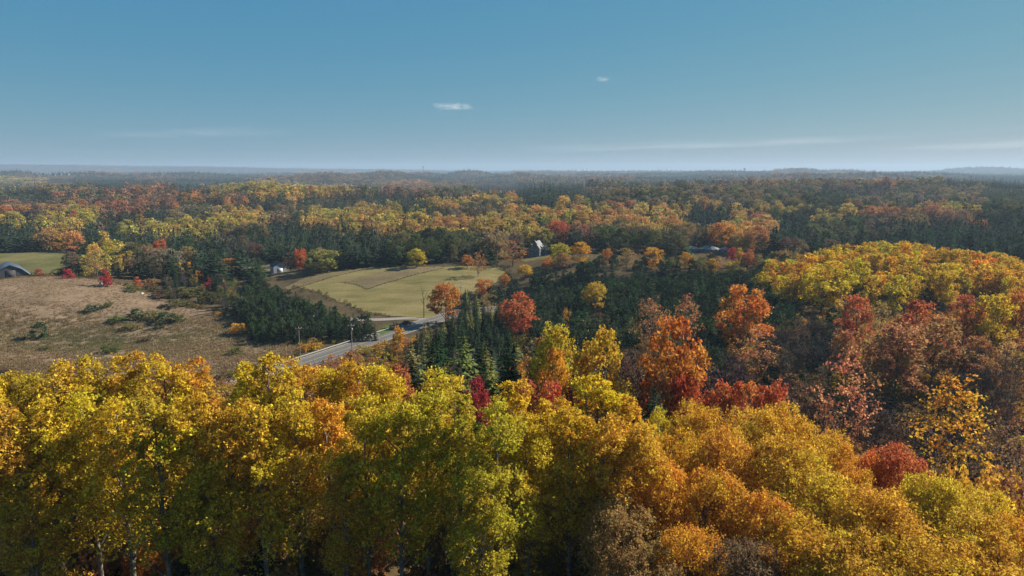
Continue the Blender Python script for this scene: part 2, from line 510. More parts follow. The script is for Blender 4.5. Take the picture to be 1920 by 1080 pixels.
def conifer(Hh, R, whorls, nb, k, seed, power=0.9, droop=0.35, base=0.04, padw=0.5):
    rg = np.random.default_rng(seed)
    Vs = []; lv = []; lob = []
    for i in range(whorls):
        t = (i + rg.uniform(-0.3, 0.3)) / whorls
        t = min(max(t, 0), 0.97)
        z = Hh * (base + (1 - base) * t)
        rr = R * ((1 - t) ** power + 0.02) * rg.uniform(0.8, 1.12)
        a0 = rg.uniform(0, 6.28)
        for b in range(nb):
            a = a0 + 2 * math.pi * b / nb + rg.normal() * 0.25
            L = rr * rg.uniform(0.65, 1.15)
            d = np.array([math.cos(a), math.sin(a), 0]); s = np.array([-math.sin(a), math.cos(a), 0])
            lo = rg.uniform()
            for j in range(k):
                f0 = j / k; f1 = (j + 1.25) / k
                w = L * padw * (1 - 0.6 * f0) * rg.uniform(0.6, 1.2)
                p0 = d * L * f0 + np.array([0, 0, z - droop * L * f0 ** 1.5])
                p1 = d * L * f1 + np.array([0, 0, z - droop * L * f1 ** 1.5 + rg.normal() * 0.06 * L])
                up = np.array([0, 0, rg.uniform(-0.35, 0.35) * w])
                m = (p0 + p1) / 2
                Vs += [p0, m + s * w * 0.5 + up, p1, m - s * w * 0.5 + up * rg.uniform(-1, 1)]
                lv.append(rg.uniform()); lob.append(lo)
    # leader
    for a in (0, 1.57):
        d = np.array([math.cos(a), math.sin(a), 0]) * R * 0.10
        Vs += [np.array([0, 0, Hh * 0.88]) - d, np.array([0, 0, Hh * 0.86]), np.array([0, 0, Hh * 0.88]) + d, np.array([0, 0, Hh * 1.0])]
        lv.append(0.5); lob.append(0.5)
    V = np.array(Vs); F = np.arange(len(V)).reshape(-1, 4)
    tr = tube([[0, 0, -0.5], [0, 0, Hh * 0.5], [0, 0, Hh * 0.95]], [Hh * 0.014 + 0.03, Hh * 0.009 + 0.01, 0.01], 5)
    return tr, (V, F, np.array(lv), np.array(lob))

def bare(Hh, R, nbr, ntw, seed, tw=0.05):
    rg = np.random.default_rng(seed)
    parts = []
    zs = np.linspace(-0.5, Hh * 0.9, 6)
    tp = np.array([[rg.normal() * 0.12, rg.normal() * 0.12, z] for z in zs])
    tr0 = Hh * 0.011 + 0.03
    parts.append(tube(tp, np.linspace(tr0, tr0 * 0.15, 6), 5))
    V = []; lv = []; lob = []
    for i in range(nbr):
        zz = Hh * rg.uniform(0.22, 0.85)
        a = rg.uniform(0, 6.28)
        st = np.array([np.interp(zz, zs, tp[:, 0]), np.interp(zz, zs, tp[:, 1]), zz])
        L = R * rg.uniform(0.6, 1.1) * math.sin(math.pi * min(0.95, 0.15 + 0.75 * zz / Hh)) ** 0.6
        d = unit(np.array([math.cos(a), math.sin(a), rg.uniform(0.5, 1.4)]))
        en = st + d * L * 1.2
        en[2] = min(en[2], Hh * 1.02)
        md = (st + en) / 2 + rg.normal(size=3) * 0.1 * L
        r0 = tr0 * 0.32
        parts.append(tube([st, md, en], [r0, r0 * 0.6, r0 * 0.15], 3))
        lo = rg.uniform()
        for j in range(ntw):
            f = rg.uniform(0.2, 1)
            p = (st * (1 - f) + md * f) if f < .5 else (md * (1 - f) + en * f)
            p = st + (en - st) * f + rg.normal(size=3) * 0.08 * L
            dd = unit(d * 0.7 + rg.normal(size=3) * 0.7 + np.array([0, 0, 0.4]))
            l = L * rg.uniform(0.18, 0.42)
            s = unit(np.cross(dd, rg.normal(size=3))) * tw * rg.uniform(0.6, 1.4)
            q = p + dd * l
            V += [p - s, p + s, q + s * 0.3, q - s * 0.3]
            lv.append(rg.uniform()); lob.append(lo)
    V = np.array(V); F = np.arange(len(V)).reshape(-1, 4)
    return merge(parts), (V, F, np.array(lv), np.array(lob))

PROTO = {}    # kind -> list of dict(trunk, crown, joined, H, W)
LIB = {}      # kind -> collection of joined meshes for the masses
def register(kind, gen, leafmat, barkmat, joined=False):
    (tv, tf), (cv, cf, lv, lo) = gen
    Hh = cv[:, 2].max()
    W = 2 * np.percentile(np.hypot(cv[:, 0], cv[:, 1]), 97)
    if joined:
        V, F = merge([(tv, tf), (cv, cf)])
        z = np.zeros(len(tf))
        me = mesh_np(kind + '_whole', V, F, [barkmat, leafmat], {'leafvar': np.concatenate([z, lv]), 'lobevar': np.concatenate([z, lo])},
                     np.concatenate([z, np.ones(len(cf))]).astype(int))
        PROTO.setdefault(kind, []).append(dict(me=me, H=Hh, W=W))
    else:
        t = mesh_np(kind + '_trunk', tv, tf, [barkmat], smooth=True)
        c = mesh_np(kind + '_crown', cv, cf, [leafmat], {'leafvar': lv, 'lobevar': lo})
        PROTO.setdefault(kind, []).append(dict(trunk=t, crown=c, H=Hh, W=W))

for s in range(6):
    register('hero_aspen', broadleaf('aspen', 21, 3.3 + 0.3 * (s % 3), 34, 32, 18, 0.225, 100 + s, zb=0.28, lobe_r=0.31, squash=1.05, fillf=0.05, spread=0.14, thin=0.25), M_LEAF, M_BARKL)
for s in range(5):
    register('hero_round', broadleaf('round', 15, 6.2, 40, 38, 22, 0.225, 140 + s, zb=0.22, lobe_r=0.28, squash=0.8, spread=0.13), M_LEAF, M_BARK)
for s in range(5):
    register('aspen', broadleaf('aspen', 16, 3.6, 15, 12, 20, 0.46, 160 + s, zb=0.24, lobe_r=0.40, squash=1.0, fillf=0.1), M_LEAF_MID, M_BARKL)
for s in range(6):
    register('maple', broadleaf('ovoid' if s % 2 else 'round', 16, 5.6, 24, 14, 19, 0.46, 180 + s, zb=0.16, lobe_r=0.31, squash=0.8), M_LEAF_MID, M_BARK)
for s in range(4):
    register('sparse', broadleaf('ovoid', 15, 5.0, 26, 9, 9, 0.34, 200 + s, zb=0.14, lobe_r=0.30, fillf=0.05), M_LEAF, M_BARK)
for s in range(4):
    register('bush', broadleaf('round', 3.0, 1.9, 11, 9, 12, 0.26, 220 + s, zb=0.0, limbs=False, lobe_r=0.38), M_LEAF, M_BARK)
for s in range(3):
    register('oval', broadleaf('ovoid', 8, 2.6, 16, 12, 16, 0.34, 230 + s, zb=0.02, limbs=False, lobe_r=0.36), M_LEAF, M_BARK)
for s in range(5):
    register('spruce', conifer(10, 2.9, 15, 9, 3, 240 + s, power=0.75, droop=0.2, padw=0.6), M_NEEDLE, M_BARK)
for s in range(5):
    register('cedar', conifer(13, 2.5 + 0.35 * s, 24, 11, 3, 250 + s, power=0.5 + 0.06 * s, droop=0.12, padw=0.5), M_NEEDLE, M_BARK)
for s in range(4):
    register('pine', broadleaf('ovoid', 9, 3.0, 22, 9, 16, 0.42, 260 + s, zb=0.03, limbs=False, lobe_r=0.30), M_NEEDLE, M_BARK)
for s in range(4):
    register('bare', bare(14, 4.2, 34, 26, 270 + s), M_TWIG, M_BARK)
# light versions for the masses
for s in range(8):
    register('far_broadleaf', broadleaf('round' if s % 2 else 'ovoid', 14, 5.0, 16, 7, 7, 1.05, 300 + s, zb=0.06, limbs=False, lobe_r=0.36), M_LEAF_FAR, M_BARK, True)
for s in range(5):
    register('far_aspen', broadleaf('aspen', 15, 3.6, 12, 7, 8, 0.95, 320 + s, zb=0.12, limbs=False, lobe_r=0.42, squash=1.0), M_LEAF_FAR, M_BARK, True)
for s in range(5):
    register('far_spruce', conifer(12, 2.7, 9, 7, 1, 340 + s), M_NEEDLE, M_BARK, True)
for s in range(3):
    register('far_bare', bare(13, 4.5, 16, 12, 360 + s, 0.13), M_TWIG, M_BARK, True)
for s in range(4):
    register('undergrowth', broadleaf('round', 3.0, 2.0, 9, 7, 8, 0.34, 380 + s, zb=0.0, limbs=False, lobe_r=0.42), M_LEAF, M_BARK, True)
def tuft(seed):
    rg = np.random.default_rng(seed)
    V = []; lv = []
    for i in range(26):
        a = rg.uniform(0, 6.28); p = rg.normal(size=3) * 0.35; p[2] = -0.05
        d = np.array([math.cos(a) * 0.35, math.sin(a) * 0.35, 1.0]) * rg.uniform(0.35, 0.8)
        s = np.array([-math.sin(a), math.cos(a), 0]) * 0.06
        V += [p - s, p + s, p + d + s * 0.4, p + d - s * 0.4]; lv.append(rg.uniform())
    V = np.array(V)
    return (np.array([[0, 0, 0], [.01, 0, 0], [.01, .01, 0], [0, .01, 0]]), np.array([[0, 1, 2, 3]])), (V, np.arange(len(V)).reshape(-1, 4), np.array(lv), np.array(lv))
for s in range(3):
    register('tuft', tuft(400 + s), M_LEAF, M_BARK, True)

# ------------------------------------------------------------------ species tints (leaf reflectance)
T = dict(gold=(0.58, 0.35, 0.045), yellow=(0.60, 0.415, 0.04), lime=(0.47, 0.375, 0.04), green=(0.10, 0.12, 0.035), orange=(0.54, 0.215, 0.05),
         rust=(0.42, 0.20, 0.09), red=(0.50, 0.15, 0.06), crimson=(0.42, 0.045, 0.05), tan=(0.34, 0.22, 0.08), brown=(0.20, 0.13, 0.075),
         spruce=(0.030, 0.050, 0.027), cedar=(0.026, 0.042, 0.022), plant=(0.048, 0.074, 0.038), pine=(0.055, 0.082, 0.036), grey=(0.085, 0.07, 0.06), amber=(0.57, 0.30, 0.04),  # grey lowered so the bare trees carry the hollow's shadow
         olive=(0.16, 0.16, 0.05), pink=(0.47, 0.20, 0.10), chart=(0.55, 0.41, 0.04), straw=(0.30, 0.22, 0.12))

class Tree:
    pass
TREES = []
def tree(kind, name, px, py, Hh, w=None, tint='gold', label=None, group=None, cat='tree', at=None, ymin=34, v=None, wm=None, jit=0.06):
    """a tree of height Hh whose top shows at (px, py); w = crown width in photo pixels"""
    t = Tree()
    if at is None:
        t.x, t.y = top_at(px, py, Hh, ymin)
    else:
        t.x, t.y = at
    t.z = float(terrain(t.x, t.y))
    t.kind = kind; t.name = name; t.H = Hh
    t.v = (int(rng.integers(99)) if v is None else v) % len(PROTO[kind])
    t.W = (w * math.hypot(t.y, CAM_Z - t.z) / FPX) if w else (wm or PROTO[kind][t.v]['W'] * Hh / PROTO[kind][t.v]['H'])
    c = np.array(T[tint] if isinstance(tint, str) else tint)
    t.tint = tuple(np.clip(c * (1 + rng.normal(0, jit, 3)) * (1 + rng.normal(0, jit)), 0.005, 0.8))
    t.label = label; t.group = group; t.cat = cat
    t.rz = float(rng.uniform(0, 6.28))
    TREES.append(t)
    return t

def build_tree(t):
    p = PROTO[t.kind][t.v]
    e = empty(t.name, (t.x, t.y, t.z), t.rz)
    sxy = t.W / p['W']; sz = t.H / p['H']
    e.scale = (sxy, sxy, sz)
    if t.label and len(t.label.split()) > 16: t.label = t.label.split(' ', 1)[1].replace(' far back in the woods', ' far back')
    tag(e, t.label, t.cat, t.group)
    a = link('trunk', p['trunk'], e)
    b = link('crown', p['crown'], e)
    b['tint'] = [float(q) for q in t.tint]
    return e

# ------------------------------------------------------------------ named trees
ORD = ['first', 'second', 'third', 'fourth', 'fifth', 'sixth', 'seventh', 'eighth', 'ninth', 'tenth', 'eleventh', 'twelfth', 'thirteenth',
       'fourteenth', 'fifteenth', 'sixteenth', 'seventeenth', 'eighteenth', 'nineteenth', 'twentieth', 'twenty-first', 'twenty-second', 'twenty-third', 'twenty-fourth', 'twenty-fifth', 'twenty-sixth']
WORD = dict(gold='golden', yellow='bright yellow', lime='yellow-green', chart='yellow-green', amber='amber', orange='orange', tan='tan', green='green', rust='rust-brown', red='red', brown='brown', crimson='crimson')
def row(kind, name, items, label, group, cat='tree', ymin=34):
    items = sorted(items, key=lambda q: q[0])
    for i, it in enumerate(items):
        px, py, Hh, w, tn = it[:5]
        tree(kind, name, px, py, Hh, w, tn, label.format(c=WORD.get(tn, tn), n=ORD[i]), group, cat, ymin=ymin, jit=0.03)

# skyline row of the near aspens
row('hero_aspen', 'aspen_tree', [
    (-20, 702, 21, None, 'yellow'), (38, 688, 21, None, 'lime'), (105, 672, 22, None, 'yellow'), (170, 664, 22, None, 'chart'), (235, 660, 22, None, 'yellow'), (305, 661, 22, None, 'yellow'),
    (362, 672, 21, None, 'gold'), (448, 676, 21, None, 'yellow'), (505, 660, 22, None, 'chart'), (556, 668, 21, None, 'gold'), (610, 690, 20, None, 'yellow'), (662, 668, 21, None, 'gold'), (708, 682, 21, None, 'yellow'),
    (826, 686, 21, 120, 'chart'), (962, 712, 20, 110, 'yellow'), (1116, 700, 21, 130, 'yellow'), (1020, 748, 18, 90, 'yellow'), (1178, 742, 19, 110, 'gold'), (1237, 760, 17, 60, 'chart')],
    '{c} aspen, {n} from the left along the skyline row of the near aspen wood', 'near aspens along the skyline')
row('hero_aspen', 'aspen_tree', [
    (10, 752, 21, None, 'gold'), (82, 742, 21, None, 'yellow'), (150, 728, 21, None, 'chart'), (215, 735, 21, None, 'yellow'), (285, 726, 22, None, 'lime'), (350, 738, 21, None, 'yellow'), (415, 760, 20, None, 'gold'),
    (478, 742, 21, None, 'yellow'), (548, 730, 21, None, 'yellow'), (615, 742, 20, None, 'gold'), (680, 738, 21, None, 'chart'), (742, 740, 21, None, 'chart'), (795, 728, 21, None, 'lime'), (868, 736, 21, None, 'lime'), (930, 750, 21, None, 'lime'), (990, 775, 19, None, 'yellow'),
    (1072, 745, 20, None, 'yellow'), (1140, 770, 19, None, 'gold'), (1200, 790, 18, None, 'gold')],
    '{c} aspen, {n} from left in the second row of the near wood', 'near aspens of the second row')
row('hero_aspen', 'aspen_tree', [
    (40, 850, 17, None, 'gold'), (385, 860, 16, None, 'yellow'), (640, 860, 16, None, 'gold'), (900, 870, 17, None, 'lime')],
    '{c} aspen, {n} from left in the shaded front row of the near wood', 'near aspens of the front row')
for px, py, Hh, w, tn, lb in [
    (130, 905, 9, 130, 'brown', 'low rust-brown maple in the shade under the leftmost aspens'),
    (265, 930, 8, 120, 'rust', 'shaded brown maple beneath the yellow-green aspens near the bottom edge'),
    (480, 860, 11, 90, 'orange', 'orange maple glowing between the aspen trunks near the middle of the near wood'),
    (268, 1010, 6, 70, 'orange', 'small orange maple at the bottom edge among aspen trunks'),
    (690, 920, 9, 120, 'rust', 'dim rust-coloured maple under the green-yellow aspens'),
    (820, 960, 8, 110, 'brown', 'brown half-bare maple at the bottom edge below the yellow-green aspens'),
    (600, 980, 7, 100, 'olive', 'olive-green young maple at the bottom edge among aspen trunks'),
    (40, 985, 7, 110, 'tan', 'tan young maple in the bottom left corner'),
    (1085, 905, 10, 110, 'brown', 'grey-brown thin maple in the gap beside the amber domes'),
    (1010, 950, 8, 90, 'tan', 'dull tan young maple at the bottom edge beside the amber domes'),
    (1040, 850, 13, 90, 'gold', 'slim golden maple below the second-row aspens')]:
    tree('hero_round', 'maple_tree', px, py, Hh, w, tn, lb, 'understory maples')
for px, py, Hh, w, lb in [
    (345, 1035, 5, 70, 'small dark spruce at the bottom edge under the aspens, left one of two'),
    (487, 1010, 6, 75, 'small dark spruce at the bottom edge under the aspens, right one of two')]:
    tree('cedar', 'spruce_tree', px, py, Hh, w, 'spruce', lb, 'young spruces under the aspens')

# amber domes, bottom right
row('hero_round', 'maple_tree', [
    (1305, 748, 15, 140, 'amber'), (1410, 758, 15, 130, 'gold'), (1475, 752, 15, 130, 'gold'), (1545, 795, 14, 130, 'gold'), (1590, 835, 14, 110, 'amber'), (1362, 800, 15, 150, 'amber'), (1480, 815, 15, 170, 'gold'), (1275, 800, 15, 130, 'amber'),
    (1230, 850, 15, 150, 'amber'), (1330, 868, 14, 160, 'amber')],
    '{c} round-crowned maple, {n} from the left on the upper slope of the amber domes', 'upper amber domes')
row('hero_round', 'maple_tree', [
    (1555, 880, 14, 190, 'gold'), (1645, 905, 14, 170, 'gold'), (1440, 925, 13, 170, 'amber'), (1750, 905, 13, 180, 'gold'), (1760, 882, 14, 130, 'chart'), (1850, 912, 13, 100, 'chart'), (1830, 950, 13, 170, 'gold'), (1915, 960, 12, 150, 'amber'), (1170, 930, 13, 150, 'tan')],
    '{c} round-crowned maple, {n} from the left on the middle slope of the amber domes', 'middle amber domes')
row('hero_round', 'maple_tree', [
    (1520, 975, 13, 210, 'amber'), (1620, 1000, 13, 190, 'gold'), (1720, 985, 13, 210, 'gold'), (1875, 1010, 12, 210, 'gold'), (1400, 1010, 12, 150, 'brown'), (1300, 985, 12, 150, 'amber'), (1220, 1020, 11, 150, 'tan'), (1790, 1040, 12, 200, 'gold')],
    '{c} round-crowned maple, {n} from the left along the bottom edge among the amber domes', 'lower amber domes')
tree('hero_round', 'maple_tree', 1690, 830, 13, 140, 'red', 'rust-red maple dome rising behind the amber domes on the right')
tree('hero_round', 'maple_tree', 1640, 845, 12, 90, 'orange', 'small orange maple tucked behind the amber domes beside the rust-red one')

# red maples peeping over the near wood
for px, py, Hh, w, tn, lb in [
    (742, 682, 12, 70, 'red', 'red-orange maple crown peeping over the near aspens beside the road verge'),
    (893, 703, 12, 64, 'crimson', 'crimson maple crown between two yellow-green aspens'),
    (985, 706, 13, 76, 'red', 'red maple crown behind the gap in the aspens, first of a scarlet trio'),
    (1034, 712, 13, 76, 'red', 'scarlet maple crown just behind the tall yellow aspen'),
    (1080, 710, 11, 40, 'crimson', 'small crimson maple crown left of the tall yellow aspen'),
    (1238, 702, 12, 50, 'pink', 'pinkish-red maple below the big orange maple, left of a pair'),
    (1282, 690, 13, 60, 'red', 'bright red maple directly below the big orange maple'),
    (1345, 715, 13, 75, 'red', 'red maple behind the amber domes, first of three red crowns'),
    (1395, 726, 13, 70, 'red', 'red maple behind the amber domes, second of three red crowns'),
    (1455, 736, 13, 75, 'red', 'orange-red maple behind the amber domes, third of three red crowns')]:
    tree('maple', 'maple_tree', px, py, Hh, w, tn, lb, ymin=85)
tree('cedar', 'spruce_tree', 1228, 722, 12, 62, 'spruce', 'dark green spruce between the near aspens and the red maples', ymin=85)
tree('cedar', 'spruce_tree', 1075, 690, 11, 50, 'cedar', 'blue-green spruce in front of the gold maples', ymin=85)

# middle-distance landmark trees
for kind, nm, px, py, Hh, w, tn, lb in [
    ('maple', 'maple_tree', 835, 529, 18, 72, 'orange', 'bright orange maple standing beside the road above the dark cedars'),
    ('maple', 'maple_tree', 972, 545, 19, 76, 'red', 'red-orange maple rising out of the dark cedars'),
    ('maple', 'maple_tree', 1042, 602, 17, 90, 'lime', 'yellow-green maple left of the tall gold maple'),
    ('maple', 'maple_tree', 1124, 611, 18, 108, 'gold', 'tall gold maple in the middle of the valley'),
    ('maple', 'maple_tree', 1038, 650, 14, 64, 'amber', 'small amber maple in front of the yellow-green maple'),
    ('maple', 'maple_tree', 1012, 632, 14, 60, 'rust', 'rust-orange maple at the edge of the dark cedars'),
    ('maple', 'maple_tree', 972, 672, 9, 46, 'amber', 'little amber maple at the foot of the cedars'),
    ('maple', 'maple_tree', 1272, 586, 20, 124, 'orange', 'big spreading orange maple in the middle of the valley'),
    ('sparse', 'maple_tree', 1225, 552, 19, 82, 'rust', 'thin russet maple behind the big orange maple, left of two'),
    ('sparse', 'maple_tree', 1290, 548, 19, 62, 'rust', 'thin russet maple behind the big orange maple, right of two'),
    ('maple', 'maple_tree', 1400, 531, 22, 100, 'orange', 'tall orange maple standing against the spruce plantation'),
    ('sparse', 'maple_tree', 1424, 608, 18, 84, 'pink', 'pinkish-brown half-bare maple below the tall orange maple'),
    ('maple', 'maple_tree', 1610, 560, 19, 66, 'red', 'red maple at the edge of the conifers below the yellow aspens'),
    ('maple', 'maple_tree', 1585, 615, 16, 58, 'rust', 'rust-brown maple below the red maple'),
    ('sparse', 'maple_tree', 1655, 563, 19, 80, 'tan', 'tan half-bare maple beside the red maple'),
    ('maple', 'maple_tree', 1722, 562, 20, 96, 'red', 'red-orange maple on the right slope below the aspen hillside'),
    ('maple', 'maple_tree', 1690, 604, 20, 120, 'rust', 'broad tan-orange maple on the right slope'),
    ('maple', 'maple_tree', 1760, 590, 19, 110, 'rust', 'rust-orange maple right of the broad tan-orange one'),
    ('maple', 'maple_tree', 1815, 549, 19, 66, 'red', 'reddish maple left of the yellow-green one on the right slope'),
    ('maple', 'maple_tree', 1868, 552, 20, 86, 'chart', 'yellow-green maple among red ones near the right edge'),
    ('maple', 'maple_tree', 1912, 545, 19, 70, 'orange', 'orange maple at the right edge of the slope'),
    ('sparse', 'maple_tree', 1592, 688, 18, 116, 'pink', 'pinkish-orange half-bare maple in the dark hollow'),
    ('sparse', 'maple_tree', 1800, 756, 18, 150, 'gold', 'gold-topped half-bare maple in the hollow behind the amber domes'),
    ('sparse', 'maple_tree', 1878, 790, 13, 100, 'brown', 'brown half-bare tree right of the gold-topped one in the hollow'),
    ('maple', 'maple_tree', 1545, 500, 18, 96, 'chart', 'yellow-green maple at the left foot of the aspen hillside'),
    ('aspen', 'aspen_tree', 1580, 498, 18, 60, 'chart', 'yellow-green aspen beside the rounded yellow-green maple on the hillside'),
    ('aspen', 'aspen_tree', 1636, 514, 17, 48, 'chart', 'bright yellow-green aspen in front of the aspen hillside, left of a pair'),
    ('aspen', 'aspen_tree', 1681, 513, 17, 48, 'chart', 'bright yellow-green aspen in front of the aspen hillside, right of a pair'),
    ('maple', 'maple_tree', 1117, 528, 12.5, 54, 'gold', 'lone gold maple standing in the spruce plantation'),
    ('sparse', 'maple_tree', 1062, 575, 9, 18, 'amber', 'tiny amber maple among the plantation spruces'),
    ('aspen', 'aspen_tree', 746, 609, 12, 26, 'amber', 'slim amber aspen standing at the near side of the road'),
    ('maple', 'maple_tree', 908, 522, 9, 34, 'orange', 'small orange maple at the lower corner of the hay field'),
    ('maple', 'maple_tree', 946, 513, 7, 24, 'orange', 'tiny orange-red maple at the plantation edge by the hay field'),
    ('sparse', 'maple_tree', 915, 550, 10, 44, 'tan', 'dull yellow maple among the cedars left of the red-orange maple'),
    ('sparse', 'maple_tree', 896, 468, 15, 34, 'rust', 'tall thin brown tree with a reddish top by the hay field'),
    ('maple', 'maple_tree', 876, 477, 8, 24, 'orange', 'small orange maple on the crest of the hay field'),
    ('maple', 'maple_tree', 780, 465, 11, 38, 'lime', 'rounded yellow-green tree on the crest of the hay field'),
    ('maple', 'maple_tree', 601, 465, 14, 64, (0.27, 0.28, 0.07), 'large rounded green tree beside the white shed'),
    ('maple', 'maple_tree', 562, 464, 14, 26, 'red', 'slim orange-red maple between the white shed and the green tree'),
    ('sparse', 'maple_tree', 543, 470, 13, 32, 'brown', 'brown half-bare tree just behind the white shed'),
    ('maple', 'maple_tree', 1045, 412, 19, 58, 'red', 'red maple towering behind the grey stone house'),
    ('maple', 'maple_tree', 1028, 481, 8, 30, 'orange', 'orange-red maple in front of the grey stone house'),
    ('maple', 'maple_tree', 1056, 473, 9, 28, 'rust', 'rust-red maple just right of the orange-red one by the stone house'),
    ('maple', 'maple_tree', 1052, 455, 12, 40, 'lime', 'light green tree right of the grey stone house'),
    ('maple', 'maple_tree', 1088, 452, 13, 38, 'amber', 'amber maple right of the stone house'),
    ('maple', 'maple_tree', 984, 496, 8, 34, 'gold', 'small gold maple at the right end of the hay field'),
    ('sparse', 'maple_tree', 962, 448, 16, 54, 'rust', 'tall bare-branched russet tree left of the stone house'),
    ('maple', 'maple_tree', 1138, 465, 10, 24, 'orange', 'small orange maple at the top edge of the spruce plantation'),
    ('sparse', 'maple_tree', 1175, 464, 11, 48, 'tan', 'tan half-bare tree at the top edge of the plantation'),
    ('maple', 'maple_tree', 1224, 463, 12, 40, 'amber', 'amber maple at the top edge of the spruce plantation'),
    ('maple', 'maple_tree', 1357, 415, 19, 66, 'orange', 'big orange maple behind the low house with pale roofs'),
    ('maple', 'maple_tree', 1286, 472, 10, 28, 'gold', 'small gold maple left of the low house'),
    ('maple', 'maple_tree', 1336, 484, 8, 24, 'gold', 'small gold maple in front of the pale roofs'),
    ('maple', 'maple_tree', 1386, 463, 11, 18, 'gold', 'slim gold maple right of the low house'),
    ('maple', 'maple_tree', 1404, 466, 11, 24, 'red', 'slim red maple right of the low house'),
    ('maple', 'maple_tree', 1373, 463, 10, 22, 'crimson', 'dark crimson maple at the corner of the low house'),
    ('maple', 'maple_tree', 1374, 490, 8, 28, 'chart', 'small yellow-green maple in the plantation below the low house'),
    ('maple', 'maple_tree', 1448, 486, 11, 40, 'gold', 'gold maple at the left end of the aspen hillside')]:
    t = tree(kind, nm, px, py, Hh, w, tn, lb, ymin=90 if py > 560 else 200, jit=0.04)
    if kind == 'maple' and Hh >= 15: t.v = (1, 3, 5)[px % 3]

# the meadow: shrubs and small trees
for kind, nm, px, py, Hh, w, tn, cat, lb in [
    ('pine', 'pine_tree', 70, 603, 7.5, 32, 'pine', 'tree', 'lone dark pine in the brown meadow'),
    ('bush', 'shrub', 450, 606, 4.5, 38, 'amber', 'shrub', 'amber-leaved shrub in the meadow in front of the dark pines'),
    ('bush', 'shrub', 440, 649, 3.5, 30, 'olive', 'shrub', 'olive round bush in the lower meadow'),
    ('bush', 'shrub', 171, 571, 3.6, 32, 'pine', 'shrub', 'dark green bush on the meadow slope'),
    ('bush', 'shrub', 197, 566, 3.2, 26, 'olive', 'shrub', 'olive bush just right of the dark green bush on the meadow slope'),
    ('pine', 'pine_tree', 255, 578, 5.0, 32, 'pine', 'tree', 'dark pine in the thicket at the middle of the meadow'),
    ('bush', 'shrub', 282, 583, 4.0, 36, 'olive', 'shrub', 'olive shrub in the meadow thicket beside the dark pine'),
    ('pine', 'pine_tree', 308, 585, 5.0, 36, 'pine', 'tree', 'rounded dark pine at the right of the meadow thicket'),
    ('bush', 'shrub', 334, 590, 3.5, 30, 'green', 'shrub', 'green shrub at the right end of the meadow thicket'),
    ('bush', 'shrub', 297, 600, 4.0, 22, 'pine', 'shrub', 'small dark shrub below the meadow thicket'),
    ('bush', 'shrub', 225, 592, 2.6, 46, 'olive', 'shrub', 'low spreading olive shrub left of the meadow thicket'),
    ('bush', 'shrub', 245, 608, 2.4, 40, 'olive', 'shrub', 'low olive shrub below the meadow thicket'),
    ('bush', 'shrub', 268, 630, 3.0, 28, 'brown', 'shrub', 'brown-green bush in the lower meadow above the aspens'),
    ('bush', 'shrub', 207, 645, 3.6, 34, 'green', 'shrub', 'green bush half hidden by the near aspens'),
    ('bush', 'shrub', 86, 648, 2.2, 30, 'olive', 'shrub', 'low dull shrub right below the lone pine'),
    ('bush', 'shrub', 10, 683, 3.0, 30, 'brown', 'shrub', 'dull brown shrub at the left edge above the aspens'),
    ('bush', 'shrub', 408, 585, 2.0, 14, 'gold', 'shrub', 'tiny gold shrub in the upper meadow'),
    ('oval', 'maple_tree', 194, 503, 9.5, 24, 'crimson', 'tree', 'egg-shaped crimson maple on the far side of the meadow hill'),
    ('bush', 'shrub', 127, 503, 5.5, 24, 'crimson', 'shrub', 'rounded crimson shrub behind the meadow hill'),
    ('bush', 'shrub', 71, 503, 4.6, 14, 'crimson', 'shrub', 'small crimson shrub right of the barn'),
    ('oval', 'maple_tree', 256, 519, 6.5, 18, 'red', 'tree', 'small red maple between the hedges behind the meadow'),
    ('oval', 'maple_tree', 390, 520, 6.5, 19, 'crimson', 'tree', 'small crimson maple among dark conifers right of the meadow hill'),
    ('bush', 'shrub', 286, 521, 5.5, 36, 'tan', 'shrub', 'straw-yellow shrub right of the small red maple'),
    ('bush', 'shrub', 248, 535, 3.2, 36, 'olive', 'shrub', 'low green hedge bush at the meadow edge'),
    ('bush', 'shrub', 300, 545, 3.6, 40, 'brown', 'shrub', 'brown-green bush at the meadow edge'),
    ('bush', 'shrub', 352, 535, 6.0, 50, 'olive', 'shrub', 'large olive shrub at the meadow edge below the gold cones'),
    ('bush', 'shrub', 395, 545, 6.0, 50, 'green', 'shrub', 'large dark green shrub right of the olive one at the meadow edge'),
    ('bush', 'shrub', 375, 553, 4.0, 14, 'chart', 'shrub', 'narrow yellow shrub in the hedge at the meadow edge'),
    ('bush', 'shrub', 330, 560, 4.0, 50, 'olive', 'shrub', 'wide olive shrub in the hedge at the meadow corner'),
    ('oval', 'aspen_tree', 337, 491, 9, 16, 'gold', 'tree', 'narrow gold tree among dark conifers, left of a pair'),
    ('oval', 'aspen_tree', 355, 491, 8.5, 16, 'gold', 'tree', 'narrow gold tree among dark conifers, right of a pair'),
    ('oval', 'aspen_tree', 370, 507, 8, 18, 'amber', 'tree', 'amber narrow tree below the pair of narrow gold trees'),
    ('maple', 'maple_tree', 428, 484, 11, 38, 'orange', 'tree', 'orange-topped maple left of the white shed'),
    ('sparse', 'maple_tree', 178, 470, 15, 54, 'tan', 'tree', 'tall yellowish-grey tree behind the meadow hill'),
    ('maple', 'maple_tree', 203, 449, 16, 28, 'lime', 'tree', 'yellow-green maple behind the tall yellowish-grey tree'),
    ('maple', 'maple_tree', 298, 447, 15, 32, 'red', 'tree', 'orange-red maple in the dark woods beyond the meadow'),
    ('maple', 'maple_tree', 350, 461, 14, 42, 'tan', 'tree', 'orange-tan maple above the pair of narrow gold trees')]:
    tree(kind, nm, px, py, Hh, w, tn, lb, None, cat, ymin=150)

